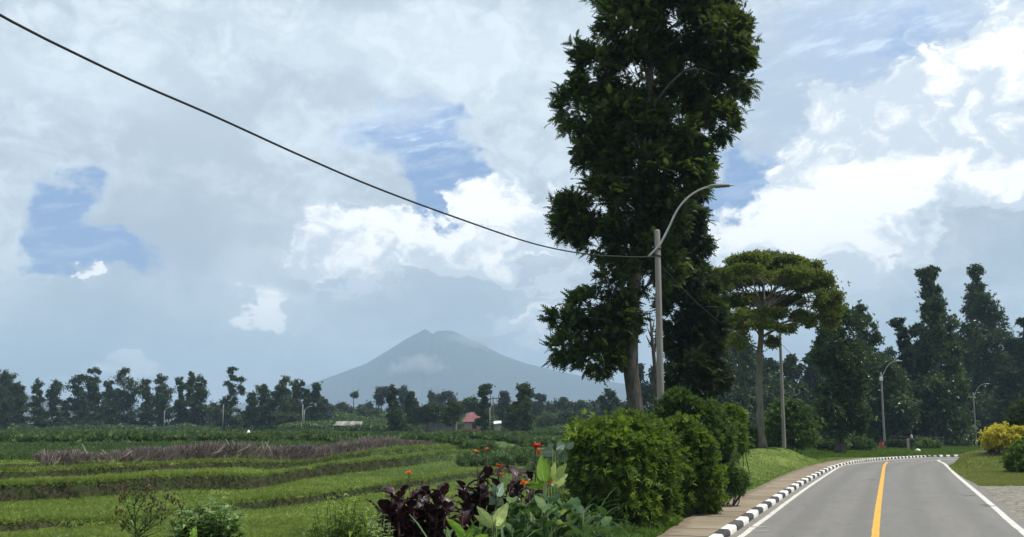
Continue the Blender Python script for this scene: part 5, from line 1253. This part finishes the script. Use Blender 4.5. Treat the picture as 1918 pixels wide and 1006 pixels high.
# ------------------------------------------------------------------ houses
def hip_roof(x0, x1, y0, y1, z0, h, ov=.4, ridge=.35):
    x0 -= ov; x1 += ov; y0 -= ov; y1 += ov; g = G(); yc = (y0 + y1) / 2; k = (x1 - x0) * ridge
    v = [(x0, y0, z0), (x1, y0, z0), (x1, y1, z0), (x0, y1, z0), (x0 + k, yc, z0 + h), (x1 - k, yc, z0 + h), (x0, y0, z0 - .16), (x1, y0, z0 - .16), (x1, y1, z0 - .16), (x0, y1, z0 - .16)]
    f = [(0, 1, 5), (0, 5, 4), (1, 2, 5), (2, 3, 4), (2, 4, 5), (3, 0, 4), (6, 7, 1), (6, 1, 0), (7, 8, 2), (7, 2, 1), (8, 9, 3), (8, 3, 2), (9, 6, 0), (9, 0, 3), (6, 8, 7), (6, 9, 8)]
    return g.add(v, f)
def house():
    d = 192.; a = W(868, 800, d)[0]; b = W(903, 800, d)[0]; z = zat((a + b) / 2, d) - .1; s = d / F
    root = thing('house', 'small house with a faded red hipped roof and brick lower wall between the trees', 'house', ((a + b) / 2, d, z))
    ze = W(880, 790, d)[2]; zb = W(880, 803, d)[2]; zt = W(880, 772, d)[2]
    g = G(); box_g(g, ((a + b) / 2, d + 3, (z + ze) / 2), (b - a, 5, ze - z)); wl = g.build('wall', M['plaster'], root)
    hip_roof(a, b, d + .5, d + 5.5, ze, zt - ze, .35, .3).build('roof', M['roof_red'], root)
    g = G(); w = .25
    box_g(g, ((a + b) / 2 - .2, d - .3, (z + zb) / 2), (b - a + .6, .22, zb - z)); g.build('brick_wall', M['brick'], root)
    g = G(); c = W(888, 799, d)[0]; box_g(g, (c, d + .46, ze - .8), (.8, .1, .95)); wn = g.build('window', M['window'], root)
    g = G(); [box_g(g, (c + k, d + .42, ze - .8), (.07, .08, 1.1)) for k in (-.44, .44)]; [box_g(g, (c, d + .42, ze - .8 + k), (.81, .076, .07)) for k in (-.5, .5)]; g.build('frame', M['wood'], wn, origin=wn.matrix_world.translation if False else None)
    g = G(); [tube_g(g, [(a + q, d - .25, zb), (a + q, d - .25, ze - .1)], [.07, .07], 8) for q in (.1, (b - a) / 2, b - a - .1)]; g.build('veranda_post', M['wood'], root)
house()
def shed(label, px0, px1, ytop, yeave, d, wall, roof, depth=4, tilt=0, name='shed', gable=False, win=0):
    a = W(px0, 800, d)[0]; b = W(px1, 800, d)[0]; zt = W(px0, ytop, d)[2]; ze = W(px0, yeave, d)[2]; z = min(zat((a + b) / 2, d), ze - 1.9) - .1
    root = thing(name, label, 'house' if name == 'house' else 'shed', ((a + b) / 2, d, z))
    g = G(); box_g(g, ((a + b) / 2, d + depth / 2, (z + ze) / 2), (b - a - .4, depth - .4, ze - z)); g.build('wall', M[wall], root)
    g = G(); th = .08; k = tilt
    v = [(a, d - .2, ze), (b, d - .2, ze + k), (b, d + depth * .5, zt + k), (a, d + depth * .5, zt), (b, d + depth + .2, ze + k), (a, d + depth + .2, ze)]
    v += [(p[0], p[1], p[2] - th) for p in v]
    f = [(0, 1, 2), (0, 2, 3), (3, 2, 4), (3, 4, 5), (6, 8, 7), (6, 9, 8), (9, 10, 8), (9, 11, 10), (0, 6, 7), (0, 7, 1), (5, 4, 10), (5, 10, 11), (0, 3, 9), (0, 9, 6), (3, 5, 11), (3, 11, 9), (1, 7, 8), (1, 8, 2), (2, 8, 10), (2, 10, 4), (6, 9, 11), (7, 10, 8)]
    g.add(v, f); g.build('roof', M[roof], root)
    for i in range(win):
        g = G(); c = a + (b - a) * (i + .5) / win; box_g(g, (c, d + .22, (z + ze) / 2 + .3), (.8, .1, .9)); g.build('window', M['window'], root)
shed('shed with a streaky rust-and-white tin roof behind the field shrubs', 627, 676, 789, 797, 205, 'plaster', 'roof_tin')
shed('small shed with a bright white roof right of the red-roofed house', 917, 939, 790, 795, 188, 'plaster', 'roof_white', tilt=.25)
shed('long low house with dull walls half hidden under the dark acacia', 768, 856, 784, 788, 215, 'roof_dark', 'roof_dark', name='house', win=0)

# ------------------------------------------------------------------ small things
def tarp():
    c = GP(463, 827.5, Z4 + .1); c[2] = zat(c[0], c[1]); w = 20 * c[1] / F
    V = []; n, m = 16, 8
    for i in range(n + 1):
        for j in range(m + 1):
            u, v_ = i / n * 2 - 1, j / m * 2 - 1; r = max(0, 1 - u * u * .9 - v_ * v_ * .6)
            hgt = .95 * r ** .6 * (1 + .25 * (u > .1) - .25 * (u < -.3)) + .05 * math.sin(i * 1.7 + j * 2.3) * r
            V.append((c[0] + u * w / 2, c[1] + v_ * .6, c[2] - .03 + hgt))
    Fc = []
    for i in range(n):
        for j in range(m): p = i * (m + 1) + j; Fc += [(p, p + m + 1, p + m + 2), (p, p + m + 2, p + 1)]
    g = G(); g.add(V, Fc); tag(g.build('plastic_sheet', M['tarp'], None, smooth=True), 'crumpled white plastic sheet lying in the green field', 'sheet')
tarp()
# whitewashed posts
for px, top, bot, dx, lb in ((1589, 803, 826, 3, 'left and taller of two whitewashed posts under the ivy-clad column'), (1596, 805, 826, 2.4, 'right and shorter of two whitewashed posts under the ivy-clad column')):
    d = 99.; x = W(px + dx / 2, 830, d)[0]; z = zat(x, d); g = G()
    a = np.array([x, d, z - .1]); b = W(px - dx / 2, top, d); tube_g(g, [a, (a + b) / 2, b, b + [0, 0, .04]], [.13, .12, .11, .05], 8)
    tag(g.build('post', M['white'], None, smooth=True), lb, 'post', 'whitewashed posts')
# wire fence before the wood
d = 126.; fx = [W(p, 830, d)[0] for p in range(1560, 1780, 13)]
root = thing('wire_fence', 'thin wooden-post wire fence at the edge of the shady wood', 'fence', (fx[0], d, zat(fx[0], d)))
for i, x in enumerate(fx):
    z = zat(x, d); g = G(); tube_g(g, [(x, d, z - .1), (x + rr.uniform(-.08, .08), d, z + rr.uniform(1.2, 1.6))], [.06, .05], 6); g.build('post', M['wood'], root)
g = G()
for h in (.4, .8, 1.15): tube_g(g, [(x, d - .06, zat(x, d) + h) for x in fx], .012, 4)
g.build('wire', M['darkmetal'], root)
# white stone by the road
def rock(name, label, c, s, mat, cat='stone'):
    V = []; n, m = 12, 8
    for i in range(m + 1):
        for j in range(n):
            th = math.pi * i / m; ph = 6.283 * j / n; k = 1 + .22 * float(vn(np.array([j * .9 + 3.]), np.array([i * .8]))[0]) * 2 * math.sin(th)
            V.append((c[0] + s[0] * k * math.sin(th) * math.cos(ph), c[1] + s[1] * k * math.sin(th) * math.sin(ph), c[2] + s[2] * (.35 + math.cos(th) * (1 if math.cos(th) > 0 else .5)) * k))
    Fc = [t for i in range(m) for j in range(n) for t in ((i * n + j, (i + 1) * n + j, (i + 1) * n + (j + 1) % n), (i * n + j, (i + 1) * n + (j + 1) % n, i * n + (j + 1) % n))]
    g = G(); g.add(V, Fc); tag(g.build(name, mat, None, smooth=False), label, cat)
c = W(1719, 848, 92); c[2] = zat(c[0], 92)
rock('painted_stone', 'white painted stone on the grass just past the road bend', c, (.24, .2, .24), M['white'])
c = W(1555, 824, 99); c[2] = zat(c[0], 99) + .6
c0 = GP(1505, 815, 1.0)
# drain cover on the right verge
c = W(1852, 855, 61); z = zat(c[0], 61)
root = thing('drain_cover', 'low concrete drain cover on the right verge left of the yellow bush', 'drain cover', (c[0], 61, z))
g = G(); box_g(g, (c[0], 61, z + .03), (.9, .5, .12), .1, bev=.02); g.build('slab', M['concrete'], root)
g = G(); box_g(g, (c[0] + .05, 61.45, z + .06), (.8, .2, .22), .1, bev=.02); g.build('headwall', M['concrete_dark'], root)

# ------------------------------------------------------------------ people
def skin_mesh(J, edges, rad, root_i=0, scale=1.0, sub=1):
    me = bpy.data.meshes.new('tmp'); me.from_pydata([tuple(j) for j in J], edges, []); o = bpy.data.objects.new('tmp', me); COL.objects.link(o)
    m = o.modifiers.new('s', 'SKIN'); m.use_smooth_shade = True; s = o.modifiers.new('d', 'SUBSURF'); s.levels = sub; s.render_levels = sub
    for i, r in enumerate(rad): v = me.skin_vertices[0].data[i]; v.radius = (r, r); v.use_root = (i == root_i)
    dg = bpy.context.evaluated_depsgraph_get(); me2 = bpy.data.meshes.new_from_object(o.evaluated_get(dg)); bpy.data.objects.remove(o)
    return me2
def person(label, x, y, rz, pose, shirt, trousers):
    z = zat(x, y); root = thing('person', label, 'person', (x, y, z), rz)
    if pose == 'stand':
        hip = .93; J = {'pel': (0, 0, hip), 'wai': (0, 0, 1.10), 'che': (0, .01, 1.30), 'nec': (0, .02, 1.48), 'hea': (0, .04, 1.60), 'top': (0, .03, 1.70),
             'hL': (.10, 0, .90), 'kL': (.11, .10, .50), 'aL': (.11, .06, .09), 'tL': (.11, .22, .03), 'hR': (-.10, 0, .90), 'kR': (-.11, .02, .49), 'aR': (-.11, -.12, .10), 'tR': (-.11, .04, .03),
             'sL': (.18, 0, 1.42), 'eL': (.24, .02, 1.15), 'wL': (.24, .14, .93), 'sR': (-.18, 0, 1.42), 'eR': (-.25, -.03, 1.14), 'wR': (-.25, .08, .90)}
    else:
        J = {'pel': (0, 0, .18), 'wai': (0, .03, .34), 'che': (0, .08, .52), 'nec': (0, .12, .70), 'hea': (0, .17, .82), 'top': (0, .17, .92),
             'hL': (.10, .03, .17), 'kL': (.16, .38, .50), 'aL': (.13, .50, .09), 'tL': (.13, .65, .03), 'hR': (-.10, .03, .17), 'kR': (-.16, .38, .48), 'aR': (-.13, .48, .09), 'tR': (-.13, .63, .03),
             'sL': (.18, .09, .64), 'eL': (.24, .25, .45), 'wL': (.14, .42, .52), 'sR': (-.18, .09, .64), 'eR': (-.24, .25, .44), 'wR': (-.13, .43, .51)}
    R0 = dict(pel=.12, wai=.105, che=.125, nec=.052, hea=.088, top=.07, hL=.085, kL=.052, aL=.036, tL=.03, hR=.085, kR=.052, aR=.036, tR=.03, sL=.055, eL=.038, wL=.026, sR=.055, eR=.038, wR=.026)
    ED_ = [('pel', 'wai'), ('wai', 'che'), ('che', 'nec'), ('nec', 'hea'), ('hea', 'top'), ('pel', 'hL'), ('hL', 'kL'), ('kL', 'aL'), ('aL', 'tL'), ('pel', 'hR'), ('hR', 'kR'), ('kR', 'aR'), ('aR', 'tR'), ('che', 'sL'), ('sL', 'eL'), ('eL', 'wL'), ('che', 'sR'), ('sR', 'eR'), ('eR', 'wR')]
    for s_ in 'LR':                                     # palm, four fingers and a thumb
        w = np.array(J['w' + s_]); e = np.array(J['e' + s_]); dn = norm(w - e); sd = norm(np.cross(dn, np.array([1., 0, 0]) if s_ == 'L' else np.array([-1., 0, 0]))); pm = w + dn * .07
        J['p' + s_] = tuple(pm); R0['p' + s_] = .03; ED_.append(('w' + s_, 'p' + s_))
        for k, L in enumerate((.07, .08, .075, .06)):
            b = pm + sd * (k - 1.5) * .02 + dn * .02; t = b + dn * L * .6; u = t + norm(dn + np.array([0, -.3, -.6])) * L * .5
            for nm, q in (('b', b), ('m', t), ('e', u)): J[f'f{nm}{s_}{k}'] = tuple(q); R0[f'f{nm}{s_}{k}'] = .009
            ED_ += [('p' + s_, f'fb{s_}{k}'), (f'fb{s_}{k}', f'fm{s_}{k}'), (f'fm{s_}{k}', f'fe{s_}{k}')]
        t = w + dn * .03 + sd * .045; J['th' + s_] = tuple(t); J['tt' + s_] = tuple(t + dn * .035 + sd * .012); R0['th' + s_] = .011; R0['tt' + s_] = .009; ED_ += [('w' + s_, 'th' + s_), ('th' + s_, 'tt' + s_)]
    names = list(J); ix = {k: i for i, k in enumerate(names)}
    def sub(keys, extra, nm, mat, endscale=1):
        ks = [k for k in names if k in keys]; ii = {k: i for i, k in enumerate(ks)}
        me = skin_mesh([J[k] for k in ks], [(ii[a], ii[b]) for a, b in ED_ if a in ii and b in ii], [R0[k] + extra for k in ks], 0); me.name = nm
        me.materials.clear(); me.materials.append(mat); o = bpy.data.objects.new(nm, me); COL.objects.link(o); o.parent = root; return o
    body = sub(names, 0, 'body', M['skin'])
    # face: eyes, nose, ears joined into the body mesh
    import bmesh
    bm = bmesh.new(); bm.from_mesh(body.data); h = Vector(J['hea'])
    for dx, dy, dz, r in ((.03, .082, .02, .011), (-.03, .082, .02, .011), (0, .095, -.005, .014), (.088, 0, 0, .02), (-.088, 0, 0, .02), (0, .082, -.04, .014)):
        bmesh.ops.create_icosphere(bm, subdivisions=1, radius=r, matrix=Matrix.Translation(h + Vector((dx, dy, dz))))
    bm.to_mesh(body.data); bm.free()
    sub(('wai', 'che', 'sL', 'sR', 'eL', 'eR', 'pel') , .012, 'shirt', shirt)
    sub(('pel', 'hL', 'hR', 'kL', 'kR', 'aL', 'aR'), .016, 'trousers', trousers)
    g = G(); hp = np.array(J['top']); P = []
    for i in range(5):
        for j in range(10): th = i / 4 * 1.75; ph = j * .6283; P.append((hp[0] + .098 * math.sin(th) * math.cos(ph), hp[1] - .018 + .102 * math.sin(th) * math.sin(ph), hp[2] - .03 + .095 * math.cos(th)))
    Fc = [t for i in range(4) for j in range(10) for t in ((i * 10 + j, (i + 1) * 10 + j, (i + 1) * 10 + (j + 1) % 10), (i * 10 + j, (i + 1) * 10 + (j + 1) % 10, i * 10 + (j + 1) % 10))]
    g.add(P, Fc); g.build('hair', M['hair'], root, smooth=True, origin=(0, 0, 0))
    return root
d = 111.; x = W(1652.5, 840, d)[0]
person('person in red sitting on the grass at the foot of the middle street lamp', x, d, R(150), 'sit', M['shirt_red'], M['shirt_red'])
d = 98.; x = W(1709, 845, d)[0]
person('person in a pale grey top walking on the grass beyond the road bend', x, d, R(70), 'stand', M['shirt_grey'], M['cloth_dark'])
d = 99.; x = W(1701.5, 845, d)[0]
g = G(); z = zat(x, d); box_g(g, (x, d, z + .5), (.2, .12, 1.15), .2, bev=.02); tag(g.build('concrete_post', M['concrete'], None), 'pale concrete post standing left of the walking person', 'post')

# ------------------------------------------------------------------ wisps of cloud against the mountain
def wisp(px, py, rx, ry, d, dens, seed):
    c = W(px, py, d); s = d / F; V = []; n, m = 24, 14
    for i in range(m + 1):
        for j in range(n):
            th = math.pi * i / m; ph = 6.283 * j / n; k = 1 + .35 * float(fbm(np.array([seed + 2 * math.cos(ph) * math.sin(th) + 5]), np.array([2 * math.cos(th) + seed]))[0])
            V.append((c[0] + rx * s * k * math.sin(th) * math.cos(ph), c[1] + rx * s * k * .5 * math.sin(th) * math.sin(ph), c[2] + ry * s * k * math.cos(th)))
    Fc = [t for i in range(m) for j in range(n) for t in ((i * n + j, (i + 1) * n + j, (i + 1) * n + (j + 1) % n), (i * n + j, (i + 1) * n + (j + 1) % n, i * n + (j + 1) % n))]
    g = G(); g.add(V, Fc); mt = bpy.data.materials.new('cloud_wisp'); mt.use_nodes = True; n_ = mt.node_tree; n_.nodes.clear()
    out = n_.nodes.new('ShaderNodeOutputMaterial'); v = n_.nodes.new('ShaderNodeVolumePrincipled'); v.inputs['Color'].default_value = (.97, .98, 1, 1)
    tc = n_.nodes.new('ShaderNodeTexCoord'); mp = n_.nodes.new('ShaderNodeVectorMath'); mp.operation = 'DISTANCE'; n_.links.new(tc.outputs['Generated'], mp.inputs[0]); mp.inputs[1].default_value = (.5, .5, .5)
    r = E(n_, mp.outputs['Value']); nz = noise(n_, tc.outputs['Object'], .022, 5, .6)
    dn = ((r * -2.2 + 1.0) + (nz - .5) * 3.2).sat() * dens; n_.links.new(dn.s, v.inputs['Density']); n_.links.new(v.outputs[0], out.inputs['Volume'])
    tag(g.build('cloud', mt, None, smooth=True), kind='stuff')
wisp(790, 682, 60, 24, 4850, .020, 1); wisp(885, 640, 60, 24, 5200, .017, 4); wisp(745, 690, 26, 20, 4850, .011, 9)

# ------------------------------------------------------------------ haze
g = G(); box_g(g, (0, 3300, 248), (11600, 9700, 548))
hz = tag(g.build('haze', []), kind='stuff')
m = bpy.data.materials.new('haze'); m.use_nodes = True; n = m.node_tree; n.nodes.clear(); out = n.nodes.new('ShaderNodeOutputMaterial')
v = n.nodes.new('ShaderNodeVolumePrincipled'); v.inputs['Color'].default_value = (.55, .77, 1.0, 1); v.inputs['Density'].default_value = .00025; v.inputs['Anisotropy'].default_value = .0
n.links.new(v.outputs[0], out.inputs['Volume']); hz.data.materials.append(m)
